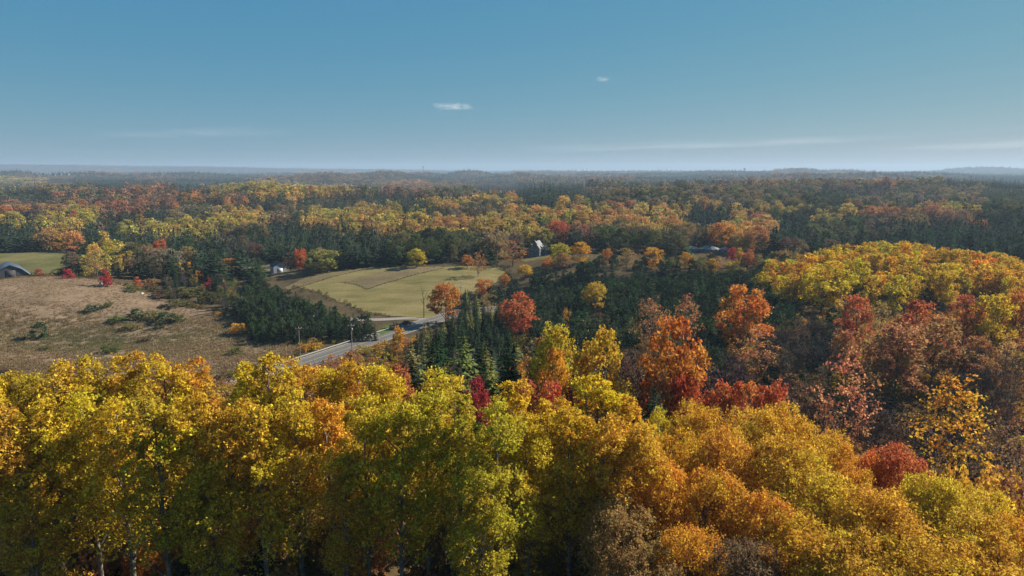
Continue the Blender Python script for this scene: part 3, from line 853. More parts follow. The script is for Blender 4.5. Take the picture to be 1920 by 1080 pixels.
# ------------------------------------------------------------------ stands: filled regions of the middle distance
HEROXY = np.array([(t.x, t.y, t.W) for t in TREES])
HOUSES = [(-141, 408, 13, 50), (16, 428, 9, 22), (126, 436, 15, 20), (-297, 402, 16, 25)]
def clear_of(x, y, heroes=True, pad=2.0):
    ok = np.ones(x.shape, bool)
    for P in OPEN:
        ok &= ~in_poly(x, y, P)
    ok &= dist_line(x, y, ROAD) > 8.5
    ok &= dist_line(x, y, SIDE) > 4.5
    for hx, hy, hr, hd in HOUSES:
        ok &= np.hypot(x - hx, y - hy) > hr
        ok &= ~((np.abs(x * hy / np.maximum(y, 1) - hx) < hr * 0.55) & (y < hy) & (y > hy - hd))
    if heroes:
        for a, b, w in HEROXY:
            if b > 140: ok &= ~((np.abs(x * b / np.maximum(y, 1) - a) < 0.36 * w) & (y < b) & (y > b - 26))
            ok &= np.hypot(x - a, y - b) > 0.32 * w + pad * 0.4
    return ok

LANDMARKS = [('bright orange roadside maple', 835, 560), ('red-orange maple among the cedars', 972, 580), ('tall gold maple', 1124, 650), ('big spreading orange maple', 1272, 640),
             ('tall orange maple', 1400, 580), ('lone gold maple', 1117, 550), ('red maple below the yellow aspens', 1610, 590), ('pinkish half-bare maple', 1592, 730), ('gold-topped half-bare maple', 1800, 800),
             ('low pale-roofed house', 1330, 478), ('grey stone house', 1010, 475), ('white shed', 512, 503), ('transformer pole', 661, 640), ('amber meadow shrub', 450, 615), ('yellow-green aspen pair', 1660, 535),
             ('rounded yellow-green maple', 1545, 530), ('thin russet maples', 1255, 565), ('pinkish-brown half-bare maple', 1424, 630), ('three red crowns', 1400, 735), ('broad tan-orange maple', 1690, 630),
             ('yellow-green slope maple', 1868, 580), ('yellow-green valley maple', 1042, 620), ('pair of narrow gold trees', 346, 500), ('small crimson maple', 390, 530), ('gold hillside-end maple', 1448, 500), ('pale tops of the hill', 1780, 470)][:-1]
def by_landmark(px, py):
    q = min(LANDMARKS, key=lambda L: (L[1] - px) ** 2 + 2.5 * (L[2] - py) ** 2)
    dx, dy = px - q[1], py - q[2]
    rel = ('just left of' if dx > -60 else 'well left of') if dx < -1.3 * abs(dy) else ('just right of' if dx < 60 else 'well right of') if dx > 1.3 * abs(dy) else 'just beyond' if dy < 0 else 'in front of'
    return rel + ' the ' + q[0]

def stand(poly, mix, h, spacing, label, group, wr=None, ylim=(90, 520), keep=1.0, open_ok=False):
    """mix: list of (weight, mesh kind, object name, tint)"""
    gx = np.arange(-420, 420, spacing); gy = np.arange(ylim[0], ylim[1], spacing)
    X, Y = np.meshgrid(gx, gy)
    X = (X + rng.uniform(-.45, .45, X.shape) * spacing).ravel(); Y = (Y + rng.uniform(-.45, .45, Y.shape) * spacing).ravel()
    Hs = rng.uniform(h[0], h[1], len(X))
    px, py, _ = project(X, Y, terrain(X, Y) + Hs)
    ok = in_poly(px, py, poly) & (rng.uniform(size=len(X)) < keep)
    X, Y, Hs = X[ok], Y[ok], Hs[ok]
    if not open_ok:
        ok = clear_of(X, Y); X, Y, Hs = X[ok], Y[ok], Hs[ok]
    w = np.array([m[0] for m in mix], float); w /= w.sum()
    for x, y, hh in zip(X, Y, Hs):
        k = mix[int(rng.choice(len(mix), p=w))]
        t = tree(k[1], k[2], 0, 0, float(hh) * (k[4] if len(k) > 4 else 1), None, k[3], label.format(c=k[5] if len(k) > 5 else ''), group, at=(float(x), float(y)), jit=0.10)
        if wr: t.W = wr * rng.uniform(0.8, 1.25)
        f_ = (hh - h[0]) / (h[1] - h[0])
        qx, qy, _ = project(x, y, t.z + hh * 0.6)
        t.label = ('tall ' if f_ > 0.66 else 'short ' if f_ < 0.33 else '') + t.label + ', ' + by_landmark(float(qx), float(qy))

stand([(905, 545), (940, 512), (1000, 500), (1100, 486), (1200, 484), (1300, 492), (1440, 500), (1450, 535), (1560, 555), (1600, 600), (1590, 640), (1440, 690), (1330, 680), (1180, 650), (1130, 625), (1000, 640), (940, 600)],
      [(1, 'spruce', 'spruce_tree', 'plant'), (0.9, 'pine', 'spruce_tree', 'plant'), (0.3, 'pine', 'spruce_tree', 'pine')], (5.5, 9.5), 3.7, 'dark plantation spruce', 'spruces of the plantation')
stand([(765, 650), (775, 622), (800, 600), (820, 570), (870, 535), (930, 545), (960, 620), (1010, 690), (960, 720), (860, 730), (790, 700)],
      [(1, 'cedar', 'cedar_tree', 'cedar'), (0.25, 'cedar', 'cedar_tree', 'olive')], (7.0, 13.5), 4.2, 'dark roadside-grove cedar', 'cedars right of the road')
stand([(1000, 690), (1180, 640), (1340, 650), (1500, 570), (1560, 600), (1920, 640), (1920, 930), (1700, 850), (1500, 770), (1340, 720), (1180, 720)],
      [(1, 'bare', 'bare_tree', 'grey', 1, 'bare grey tree'), (0.3, 'sparse', 'bare_tree', (0.13, 0.085, 0.055), 1, 'nearly leafless tree'), (0.22, 'cedar', 'cedar_tree', 'cedar', 0.8, 'dark cedar')], (9, 14), 5.2, '{c} of the hollow', 'trees of the dark hollow')  # bare and thin tree tints darkened, the hollow's shadow put into their colour
stand([(1540, 640), (1600, 610), (1700, 590), (1800, 575), (1920, 560), (1920, 680), (1700, 680), (1560, 680)],
      [(1, 'maple', 'maple_tree', 'rust', 1, 'rust-orange'), (0.5, 'maple', 'maple_tree', 'amber', 1, 'amber'), (0.5, 'sparse', 'maple_tree', 'tan', 1, 'thin tan')], (12, 15), 8.5, '{c} slope maple', 'maples of the right slope')
stand([(1430, 510), (1445, 488), (1500, 470), (1560, 458), (1640, 450), (1700, 450), (1780, 462), (1850, 468), (1920, 478), (1920, 520), (1800, 515), (1700, 520), (1600, 496), (1450, 520)],
      [(1, 'aspen', 'aspen_tree', 'gold'), (0.9, 'aspen', 'aspen_tree', 'yellow'), (0.3, 'aspen', 'aspen_tree', 'amber')], (10.5, 16.5), 6.2, 'golden aspen of the hillside stand', 'aspens of the right hillside', 7.2, (220, 420))
stand([(452, 590), (456, 540), (470, 508), (488, 507), (506, 528), (560, 547), (640, 578), (700, 588), (716, 600), (700, 612), (600, 612), (470, 610), (450, 580)],
      [(1, 'pine', 'pine_tree', 'pine'), (0.6, 'cedar', 'pine_tree', 'spruce')], (6, 9), 3.8, 'dark pine of the grove', 'pines between the fields', None, (255, 420), 1.0, True)
stand([(300, 470), (330, 478), (390, 500), (430, 510), (470, 520), (450, 560), (420, 560), (380, 535), (300, 535)],
      [(1, 'cedar', 'cedar_tree', 'spruce', 1, 'dark conifer'), (0.5, 'maple', 'oak_tree', 'olive', .8, 'olive small oak'), (0.5, 'sparse', 'oak_tree', 'tan', .8, 'thin tan oak'), (0.4, 'bare', 'bare_tree', 'grey', .9, 'bare grey tree')], (7, 11), 5.4, '{c} by the meadow hedge', 'conifers by the white shed', None, (300, 460))

stand([(1080, 478), (1130, 470), (1270, 474), (1430, 470), (1500, 462), (1480, 490), (1440, 505), (1300, 500), (1180, 498), (1080, 500)],
      [(1, 'pine', 'pine_tree', 'pine', 1, 'dark pine'), (0.5, 'sparse', 'oak_tree', 'tan', 1, 'tan thin oak'), (0.5, 'spruce', 'spruce_tree', 'spruce', 1, 'dark spruce'), (0.3, 'maple', 'oak_tree', 'olive', 1, 'olive oak')], (7, 10), 5.0,
      '{c} at the plantation top', 'trees along the top of the plantation', None, (300, 470))

# ------------------------------------------------------------------ the mosaic of woods out to the horizon
MAPY = [322, 328, 336, 342, 350, 358, 366, 375, 386, 395, 404, 414, 425, 437, 450, 465, 490]
MAPS = ["ddpddddpdpddppddddpddddd", "pddpddpppdddddpdddppppdd", "ydddddpppdddppdddpppotdd", "tbddddydtopbddtttpppbttd", "dtdrdyygtrtdddtttttbbttd",
        "drrrrtgdddtdddttttldbttd", "drtrordddddgddtltttldttl", "rbrrdrddddgtdgrtgttdtbtl", "rorrddddgyttgtggbyytooyl", "byddtgtyyygrggogddlyotrl",
        "yyddtgtyggggygogdodybtrd", "dytyygdgggoggrtgdydlbddd", "dddyytdddgggyrlbtodlbddd", "dodddddddlltbrllbobbdddd", "bdyddbdddllbbllbboddddd" + "d", "dbytdddbdllbblltto" + "dddddd",
        "bdbddddddddddddddddddddd"]
assert all(len(q) == 24 for q in MAPS) and len(MAPS) == len(MAPY)
CODE = {'g': [('aspen_tree', 'far_broadleaf', 'gold'), ('aspen_tree', 'far_aspen', 'yellow'), ('aspen_tree', 'far_broadleaf', 'gold'), ('aspen_tree', 'far_broadleaf', 'amber')],
        'y': [('aspen_tree', 'far_broadleaf', 'yellow'), ('aspen_tree', 'far_aspen', 'chart'), ('aspen_tree', 'far_broadleaf', 'lime')],
        'o': [('maple_tree', 'far_broadleaf', 'orange'), ('maple_tree', 'far_broadleaf', 'amber'), ('oak_tree', 'far_broadleaf', 'tan')],
        'r': [('maple_tree', 'far_broadleaf', 'red'), ('maple_tree', 'far_broadleaf', 'rust'), ('oak_tree', 'far_broadleaf', 'brown'), ('maple_tree', 'far_broadleaf', 'orange'), ('spruce_tree', 'far_spruce', 'spruce')],
        'p': [('maple_tree', 'far_broadleaf', 'rust'), ('oak_tree', 'far_broadleaf', 'tan'), ('spruce_tree', 'far_spruce', 'spruce'), ('bare_tree', 'far_broadleaf', 'brown')],
        't': [('oak_tree', 'far_broadleaf', 'tan'), ('oak_tree', 'far_broadleaf', 'tan'), ('oak_tree', 'far_broadleaf', 'olive'), ('oak_tree', 'far_broadleaf', 'straw'), ('spruce_tree', 'far_spruce', 'spruce')],
        'l': [('oak_tree', 'far_broadleaf', 'olive'), ('oak_tree', 'far_broadleaf', 'green'), ('oak_tree', 'far_broadleaf', 'green')],
        'd': [('spruce_tree', 'far_spruce', 'spruce'), ('spruce_tree', 'far_spruce', 'cedar'), ('spruce_tree', 'far_spruce', 'spruce'), ('spruce_tree', 'far_spruce', 'cedar'), ('spruce_tree', 'far_spruce', 'pine')],
        'b': [('bare_tree', 'far_bare', 'grey'), ('spruce_tree', 'far_spruce', 'spruce'), ('bare_tree', 'far_broadleaf', 'brown'), ('spruce_tree', 'far_spruce', 'cedar')]}
NEARKIND = {'far_broadleaf': 'maple', 'far_aspen': 'aspen', 'far_spruce': 'spruce', 'far_bare': 'bare'}
MASS = {}      # object name of the kind -> list of (x, y, z, sxy, sz, rot, mesh kind, variant, tint)

def mosaic(y0, y1, spacing, wide, near):
    n = int((y1 - y0) / spacing)
    rows_ = np.linspace(y0, y1, n, endpoint=False)
    out = []
    for yy in rows_:
        half = 0.80 * yy + 30
        xs = np.arange(-half, half, spacing)
        xs = xs + rng.uniform(-.48, .48, len(xs)) * spacing
        ys = yy + rng.uniform(-.48, .48, len(xs)) * spacing
        out.append(np.stack([xs, ys], 1))
    P = np.concatenate(out)
    x, y = P[:, 0], P[:, 1]
    z = terrain(x, y)
    gh = 0.68 + 0.5 * noise(x / 45, y / 40, 21) + rng.uniform(-.12, .15, len(x)) + 0.3 * (rng.uniform(size=len(x)) < 0.06)
    px, py, _ = project(x, y, z + 14)
    ok = (py < 505) & ~((np.hypot((px - 100) / 46, (py - 327) / 4.5) < 1) & (y > 2300))
    if near:
        ok &= clear_of(x, y)
        # leave the ground of the listed stands alone
        ok &= ~((y < 418) & (px > 930) & (px < 1425)) & ~((y < 395) & (px > 520)) & ~((y < 372))
        ok &= ~((px > 1425) & (y < 385)) & ~((px < 112) & (y < 475))
        # a small open heath on the far ridge
        ok &= ~(np.hypot((px - 672) / 32, (py - 368) / 9) < 1)
    x, y, z, gh, px, py = (q[ok] for q in (x, y, z, gh, px, py))
    jx = px + rng.normal(0, 10, len(px)) + 44 * (noise(x / 70, y / 70, 41) - .5)
    jy = py + rng.normal(0, 2.0, len(px)) + 10 * (noise(x / 90, y / 90, 42) - .5)
    ci = np.clip(jx // 80, 0, 23).astype(int)
    ri = np.argmin(np.abs(jy[:, None] - np.array(MAPY)[None, :]), 1)
    clump = noise(x / 30, y / 30, 43)
    for i in range(len(x)):
        opts = CODE[MAPS[ri[i]][ci[i]]]
        k = opts[min(int((clump[i] * 0.8 + 0.2 * rng.random()) * len(opts) * 0.999), len(opts) - 1)] if rng.random() < 0.8 else opts[int(rng.integers(len(opts)))]
        if rng.random() < (0.30 if y[i] < 1200 else 0.2): k = CODE['d'][int(rng.integers(4))]
        name, kind, tn = k
        hh = {'far_spruce': 14.5, 'far_aspen': 15.5, 'far_bare': 12.0}.get(kind, 15.0) * gh[i]
        c = np.array(T[tn]) * (1 + rng.normal(0, 0.09, 3)) * (1 + rng.normal(0, 0.15))
        if kind != 'far_spruce': c = c * 0.70 + 0.20 * c.mean() * np.array((1.02, 1.0, 0.9))
        yield name, kind, float(x[i]), float(y[i]), float(z[i]), float(hh), float(wide * (0.8 + 0.45 * rng.random())), np.clip(c, .005, .8), float(px[i]), float(py[i])

def where(px, py):
    for lim, name in ((60, 'grey barn'), (240, 'egg-shaped crimson maple'), (420, 'narrow gold pair'), (560, 'white shed'), (660, 'large green tree'), (830, 'rounded yellow-green tree'), (940, 'thin brown tree'),
                      (1090, 'grey stone house'), (1260, 'spruce plantation'), (1430, 'low house'), (1600, 'hillside aspens, left end'), (1760, 'hillside aspens, middle')):
        if px < lim: return name
    return 'hillside aspens, right end'
def colour_word(kind, c):
    if kind in ('far_spruce', 'spruce'): return 'dark green spruce'
    if kind in ('far_bare', 'bare'): return 'bare grey tree'
    r, g, b = c
    if g > r * 0.92: return 'green leafy tree'
    if g > r * 0.74: return 'yellow-green leafy tree'
    if g > r * 0.52: return 'golden leafy tree' if r > 0.3 else 'dull brown leafy tree'
    return 'orange-red leafy tree' if r > 0.28 else 'dull brown leafy tree'

for name, kind, x, y, z, hh, wd, c, px, py in mosaic(372, 900, 9.0, 1.25, True):
    if not (-90 < px < 2010): continue
    t = Tree(); t.x, t.y, t.z = x, y, z; t.far = kind; t.kind = NEARKIND[kind]; t.name = name; t.H = hh
    t.v = int(rng.integers(99)) % len(PROTO[t.kind])
    t.W = PROTO[t.kind][t.v]['W'] * (hh / PROTO[t.kind][t.v]['H']) * wd * (1.35 if kind == 'far_spruce' else 1.0)
    t.tint = tuple(float(q) for q in c); w_ = where(px, py)
    t.label = ('tall ' if hh > 16 else 'short ' if hh < 12.5 else '') + colour_word(kind, c) + (' in the wood edge' if y < 500 else ' in the middle woods' if y < 650 else ' far back in the woods') + ' beyond the ' + w_; t.group = 'trees in the woods beyond the ' + w_; t.cat = 'tree'; t.rz = float(rng.uniform(0, 6.28))
    TREES.append(t)

def mass_add(name, kind, x, y, z, hh, W, tint):
    p = PROTO[kind]; v = int(rng.integers(len(p)))
    MASS.setdefault(name, []).append((x, y, z, W / p[v]['W'], hh / p[v]['H'], rng.uniform(0, 6.28), kind, v, tint))
for name, kind, x, y, z, hh, wd, c, px, py in mosaic(900, 2300, 12.0, 1.2, False):
    W = {'far_spruce': 6.2, 'far_aspen': 8.5}.get(kind, 10.5) * wd * 1.1
    mass_add(name, kind, x, y, z, hh, W, c)
for name, kind, x, y, z, hh, wd, c, px, py in mosaic(2300, 5200, 25, 1.0, False):
    mass_add(name, kind, x, y, z, hh, {'far_spruce': 17.}.get(kind, 24.) * wd, c)
for name, kind, x, y, z, hh, wd, c, px, py in mosaic(5200, 12800, 74, 1.0, False):
    mass_add(name, kind, x, y, z, hh * 1.1, {'far_spruce': 60.}.get(kind, 74.) * wd, c)

# which of the repeats show largest: a coarse front-to-back visibility count
def visible_counts():
    G = np.zeros((270, 480), bool)
    order = sorted(range(len(TREES)), key=lambda i: TREES[i].y)
    vis = np.zeros(len(TREES))
    for i in order:
        t = TREES[i]
        px, py1, d = project(t.x, t.y, t.z + t.H)
        _, py0, _ = project(t.x, t.y, t.z + 0.15 * t.H)
        hw = t.W * 0.42 * FPX / d
        a, b = int((px - hw) / 4), int(math.ceil((px + hw) / 4)); c, e = int((py1 + 1) / 4), int(math.ceil(py0 / 4))
        a, b, c, e = max(a, 0), min(b, 480), max(c, 0), min(e, 270)
        if b <= a or e <= c: continue
        sub = G[c:e, a:b]
        full = max(1.0, (2 * hw / 4) * max(1e-3, (py0 - py1) / 4))
        vis[i] = min(1.0, (sub.size - sub.sum()) / sub.size) * full
        sub[:] = True
    return vis
VIS = visible_counts()
LIMIT = 290
NAMED = len(HEROXY)
single = set(i for i in range(NAMED))
for nm in sorted(set(t.name for t in TREES)):
    have = sum(1 for i in single if TREES[i].name == nm)
    cand = sorted([i for i in range(NAMED, len(TREES)) if TREES[i].name == nm and VIS[i] > 0.4], key=lambda i: -VIS[i])
    single.update(cand[:max(0, LIMIT - have)])
FARKIND = {'maple': 'far_broadleaf', 'sparse': 'far_broadleaf', 'aspen': 'far_aspen', 'spruce': 'far_spruce', 'cedar': 'far_spruce', 'pine': 'far_broadleaf', 'bare': 'far_bare', 'oval': 'far_broadleaf', 'bush': 'undergrowth'}
for i, t in enumerate(TREES):
    if i in single:
        build_tree(t)
    else:
        mass_add(t.name, getattr(t, 'far', FARKIND[t.kind]), t.x, t.y, t.z, t.H, t.W, np.array(t.tint))
print('TREES', len(TREES), 'single', len(single), 'mass', {k: len(v) for k, v in MASS.items()})

# ------------------------------------------------------------------ masses: one object of each kind, instanced on points
def lib_collection(kind):
    c = bpy.data.collections.new('library_' + kind)
    for i, p in enumerate(PROTO[kind]):
        o = bpy.data.objects.new('%s_%02d' % (kind, i), p['me'])
        c.objects.link(o)
    return c
def make_scatter_group(kind):
    ng = bpy.data.node_groups.new('scatter_' + kind, 'GeometryNodeTree')
    ng.interface.new_socket('Geometry', in_out='INPUT', socket_type='NodeSocketGeometry')
    ng.interface.new_socket('Geometry', in_out='OUTPUT', socket_type='NodeSocketGeometry')
    N, L = ng.nodes, ng.links
    gi = N.new('NodeGroupInput'); go = N.new('NodeGroupOutput')
    iop = N.new('GeometryNodeInstanceOnPoints')
    ci = N.new('GeometryNodeCollectionInfo')
    ci.inputs['Collection'].default_value = lib_collection(kind)
    ci.inputs['Separate Children'].default_value = True
    ci.inputs['Reset Children'].default_value = True
    iop.inputs['Pick Instance'].default_value = True
    def attr(n, ty):
        a = N.new('GeometryNodeInputNamedAttribute'); a.data_type = ty; a.inputs['Name'].default_value = n
        return a.outputs['Attribute']
    L.new(gi.outputs[0], iop.inputs['Points'])
    L.new(ci.outputs[0], iop.inputs['Instance'])
    L.new(attr('variant', 'INT'), iop.inputs['Instance Index'])
    L.new(attr('spin', 'FLOAT_VECTOR'), iop.inputs['Rotation'])
    L.new(attr('size', 'FLOAT_VECTOR'), iop.inputs['Scale'])
    L.new(iop.outputs[0], go.inputs[0])
    return ng
def scatter_points(items):
    me = bpy.data.meshes.new('points')
    n = len(items)
    me.vertices.add(n)
    me.vertices.foreach_set('co', np.array([i[:3] for i in items], np.float32).ravel())
    a = me.attributes.new('variant', 'INT', 'POINT'); a.data.foreach_set('value', np.array([i[7] for i in items], np.int32))
    a = me.attributes.new('spin', 'FLOAT_VECTOR', 'POINT'); a.data.foreach_set('vector', np.array([(0, 0, i[5]) for i in items], np.float32).ravel())
    a = me.attributes.new('size', 'FLOAT_VECTOR', 'POINT'); a.data.foreach_set('vector', np.array([(i[3], i[3], i[4]) for i in items], np.float32).ravel())
    a = me.attributes.new('tint', 'FLOAT_COLOR', 'POINT'); a.data.foreach_set('color', np.array([(*i[8], 1.0) for i in items], np.float32).ravel())
    me.update()
    return me
GROUPS = {}
def scatter(name, items, label, cat):
    kinds = sorted(set(i[6] for i in items))
    root = None
    for k in kinds:
        its = [i for i in items if i[6] == k]
        if k not in GROUPS: GROUPS[k] = make_scatter_group(k)
        o = link(name if root is None else 'foliage', scatter_points(its), root)
        md = o.modifiers.new('scatter', 'NODES'); md.node_group = GROUPS[k]
        o['kind'] = 'stuff'
        if root is None:
            root = o; tag(o, label, cat)
    return root
MASSINFO = {'aspen_tree': ('aspen_forest', 'golden leafy woods stretching away in bands behind the fields'), 'maple_tree': ('maple_forest', 'rust and red maple woods on the distant hills'),
            'oak_tree': ('oak_forest', 'tan and olive broadleaf woods spread across the far valley'), 'spruce_tree': ('spruce_forest', 'dark blue-green conifer woods between the coloured bands'),
            'bare_tree': ('bare_forest', 'grey-brown leafless woods on the far slopes'), 'cedar_tree': ('cedar_thicket', 'dark cedar thicket filling in behind the grove'),
            'pine_tree': ('pine_thicket', 'dark pine thicket filling in behind the pine grove')}
for nm, items in MASS.items():
    scatter(MASSINFO[nm][0], items, MASSINFO[nm][1], 'forest')

# undergrowth under the near wood and in the hollow
items = []
gx, gy = np.meshgrid(np.arange(-190, 190, 3.4), np.arange(28, 250, 3.4))
gx = (gx + rng.uniform(-1.6, 1.6, gx.shape)).ravel(); gy = (gy + rng.uniform(-1.6, 1.6, gy.shape)).ravel()
ok = (np.abs(gx) < gy * 0.85 + 12) & (dist_line(gx, gy, ROAD) > 9) & ~in_poly(gx, gy, MEADOW_W) & (dist_line(gx, gy, SIDE) > 5)
gx, gy = gx[ok], gy[ok]; gz = terrain(gx, gy)
un = ['brown', 'tan', 'gold', 'rust', 'tan', 'lime', 'amber', 'gold']
for x, y, z in zip(gx, gy, gz):
    c = np.array(T[un[int(noise(x / 9, y / 9, 51) * 7.99)]]) * rng.uniform(0.7, 1.1)
    hh = rng.uniform(1.2, 4.2) * (1.5 if y < 80 else 1.0)
    items.append((x, y, z - 0.1, rng.uniform(0.8, 1.6), hh / 3.0, rng.uniform(0, 6.28), 'undergrowth', int(rng.integers(4)), c))
# rough edges of the open ground
def fringe(poly, n, hrange, cols):
    for k in range(n):
        i = int(rng.integers(len(poly))); a = np.array(poly[i]); b = np.array(poly[(i + 1) % len(poly)])
        p = a + (b - a) * rng.random() + rng.normal(size=2) * 1.6
        if p[1] < 180 or dist_line(p[0], p[1], ROAD) < 8 or dist_line(p[0], p[1], SIDE) < 5: continue
        c = np.array(T[cols[int(rng.integers(len(cols)))]]) * rng.uniform(0.6, 1.1)
        hh = rng.uniform(*hrange)
        items.append((p[0], p[1], float(terrain(p[0], p[1])) - 0.1, hh * 0.42, hh / 3.0, rng.uniform(0, 6.28), 'undergrowth', int(rng.integers(4)), c))
fringe(HAY_W, 150, (0.5, 1.6), ['brown', 'olive', 'straw'])
fringe(MEADOW_W, 260, (0.8, 2.6), ['brown', 'olive', 'green', 'tan'])
fringe(GREENHILL_W, 120, (0.8, 2.4), ['brown', 'olive', 'green'])
scatter('undergrowth', items, 'brown and olive undergrowth beneath and between the trees', 'undergrowth')

# dry grass of the meadow
items = []
gx = rng.uniform(-330, -70, 42000); gy = rng.uniform(175, 372, 42000)
ok = in_poly(gx, gy, MEADOW_W) & (dist_line(gx, gy, ROAD) > 8) & (noise(gx / 16, gy / 10, 61) * 0.7 + 0.3 * noise(gx / 4, gy / 4, 62) > 0.10 + 0.34 * rng.random(42000))
gx, gy = gx[ok], gy[ok]; gz = terrain(gx, gy) + 0.12
cl = noise(gx / 24, gy / 14, 63)
for x, y, z, q in zip(gx, gy, gz, cl):
    hill = float(sst((y - 292) / 25)); scrub = float(gau(x, y, -165, 272, 42, 20))
    c = np.array((0.29, 0.19, 0.115)) * (1 - q * .6) + np.array((0.22, 0.18, 0.08)) * q * .6
    c = c * (1 - hill) + np.array((0.34, 0.235, 0.155)) * hill  # hill tufts paler: the mound's sunlit upper face is put into their colour
    c = c * (1 - .8 * scrub) + np.array((0.13, 0.13, 0.055)) * .8 * scrub
    s = rng.uniform(0.55, 1.2) * (1 - 0.5 * hill)
    items.append((x, y, z, s * 1.3, s, rng.uniform(0, 6.28), 'tuft', int(rng.integers(3)), c * rng.uniform(0.7, 1.15)))
scatter('dry_grass', items, 'tufts of dry brown grass across the meadow', 'grass')
items = []
for ln in ([(530, 546), (545, 544), (566, 538), (620, 521), (665, 510), (690, 504)], [(640, 530), (665, 534), (690, 543), (722, 532), (760, 521), (800, 510.5), (834, 503.5)]):
    W_ = np.array([hit(a, b, 240) for a, b in ln])
    for a, b in zip(W_[:-1], W_[1:]):
        for f in np.arange(0, 1, 0.45 / max(1.0, np.linalg.norm(b - a))):
            p = a + (b - a) * f + rng.normal(size=2) * 0.35; s_ = rng.uniform(0.25, 0.5)
            items.append((p[0], p[1], float(terrain(p[0], p[1])) + 0.1, s_ * 1.4, s_, rng.uniform(0, 6.28), 'tuft', int(rng.integers(3)), np.array((0.075, 0.07, 0.032)) * rng.uniform(0.7, 1.2)))
scatter('field_grass', items, 'thin border of uncut grass around the stubble plots of the hay field', 'grass')

# ------------------------------------------------------------------ road, verges, rails, poles
def box_vf(x0, x1, y0, y1, z0, z1):
    V = np.array([(x, y, z) for z in (z0, z1) for y in (y0, y1) for x in (x0, x1)], float)
    F = np.array([(0, 2, 3, 1), (4, 5, 7, 6), (0, 1, 5, 4), (2, 6, 7, 3), (0, 4, 6, 2), (1, 3, 7, 5)])
    return V, F
def box(name, dims, mat, parent=None, rz=0.0, off=(0, 0, 0)):
    V, F = box_vf(*dims)
    if rz:
        c, s = math.cos(rz), math.sin(rz)
        V = np.stack([V[:, 0] * c - V[:, 1] * s, V[:, 0] * s + V[:, 1] * c, V[:, 2]], 1)
    return link(name, mesh_np(name, V + np.array(off), F, [mat]), parent)
def smooth_line(P, step=2.0):
    P = np.asarray(P, float); out = []
    n = len(P)
    for i in range(n - 1):
        p0, p1, p2, p3 = P[max(i - 1, 0)], P[i], P[i + 1], P[min(i + 2, n - 1)]
        k = max(2, int(np.linalg.norm(p2 - p1) / step))
        for t in np.linspace(0, 1, k, endpoint=False):
            out.append(0.5 * ((2 * p1) + (-p0 + p2) * t + (2 * p0 - 5 * p1 + 4 * p2 - p3) * t * t + (-p0 + 3 * p1 - 3 * p2 + p3) * t ** 3))
    out.append(P[-1])
    return np.array(out)
def normals2(P):
    d = np.gradient(P, axis=0); d /= np.linalg.norm(d, axis=1, keepdims=True) + 1e-9
    return np.stack([-d[:, 1], d[:, 0]], 1)       # to the left of travel
def ribbon(name, P, o0, o1, z, mat, parent=None):
    n = normals2(P)
    A = P + n * o0; B = P + n * o1
    V = np.concatenate([np.c_[A, np.full(len(P), z)], np.c_[B, np.full(len(P), z)]])
    i = np.arange(len(P) - 1)
    F = np.stack([i, i + len(P), i + len(P) + 1, i + 1], 1)
    return link(name, mesh_np(name, V, F, [mat]), parent)

M_ASPH = plain('asphalt', (0.088, 0.084, 0.082), 0.9, 0.2, 0.6, 0.12)
M_GRAVEL = plain('gravel', (0.20, 0.175, 0.145), 0.95, 0.5, 2.0, 0.3)
M_WHITE = plain('white_paint', (0.7, 0.7, 0.68), 0.6, 0, 3, 0.1)
M_LINE = plain('worn_line_paint', (0.33, 0.33, 0.32), 0.8, 0, 3, 0.2)
M_YEL = plain('yellow_paint', (0.33, 0.26, 0.12), 0.6, 0, 3, 0.1)
M_GALV = plain('galvanised_steel', (0.27, 0.28, 0.27), 0.5, 0, 3, 0.12, 0.2)
M_POST = plain('weathered_wood', (0.17, 0.13, 0.10), 0.9, 0.3, 6, 0.35, stretch=(1, 1, .2))
M_POLE = plain('pole_wood', (0.20, 0.165, 0.14), 0.9, 0.3, 5, 0.35, stretch=(1, 1, .1))
M_DARK = plain('dark_metal', (0.03, 0.03, 0.035), 0.6)
RL = smooth_line(ROAD); SL = smooth_line(SIDE)
road = ribbon('road', RL, -5.6, 5.6, ROAD_Z + 0.02, M_GRAVEL)
tag(road, 'two-lane grey road curving past the meadow', 'road', kind='structure')
ribbon('asphalt', RL, -4.5, 4.5, ROAD_Z + 0.05, M_ASPH, road)
ribbon('lane_marking', RL, 3.4, 3.54, ROAD_Z + 0.056, M_LINE, road)
ribbon('lane_marking', RL, -3.54, -3.4, ROAD_Z + 0.056, M_LINE, road)
ribbon('lane_marking', RL, -0.25, -0.10, ROAD_Z + 0.056, M_YEL, road)
ribbon('lane_marking', RL, 0.10, 0.25, ROAD_Z + 0.056, M_YEL, road)
side = ribbon('gravel_lane', SL, -2.6, 2.6, ROAD_Z + 0.035, M_GRAVEL)
tag(side, 'pale gravel lane leaving the road below the hay field', 'lane', kind='structure')
patch('verge', poly_world([(704, 623), (722, 611), (740, 609.5), (753, 611), (744, 618), (716, 630)], 200), M_VERGE, 0.13, 0.7, 'bright green mown verge between the gravel lane and the guardrail', 'verge', 0.2)
patch('verge', poly_world([(676, 676), (735, 657), (746, 651), (750, 660), (738, 680), (700, 690)], 200), M_VERGE, 0.13, 0.7, 'green grassy bank on the near side of the road', 'verge', 0.2)

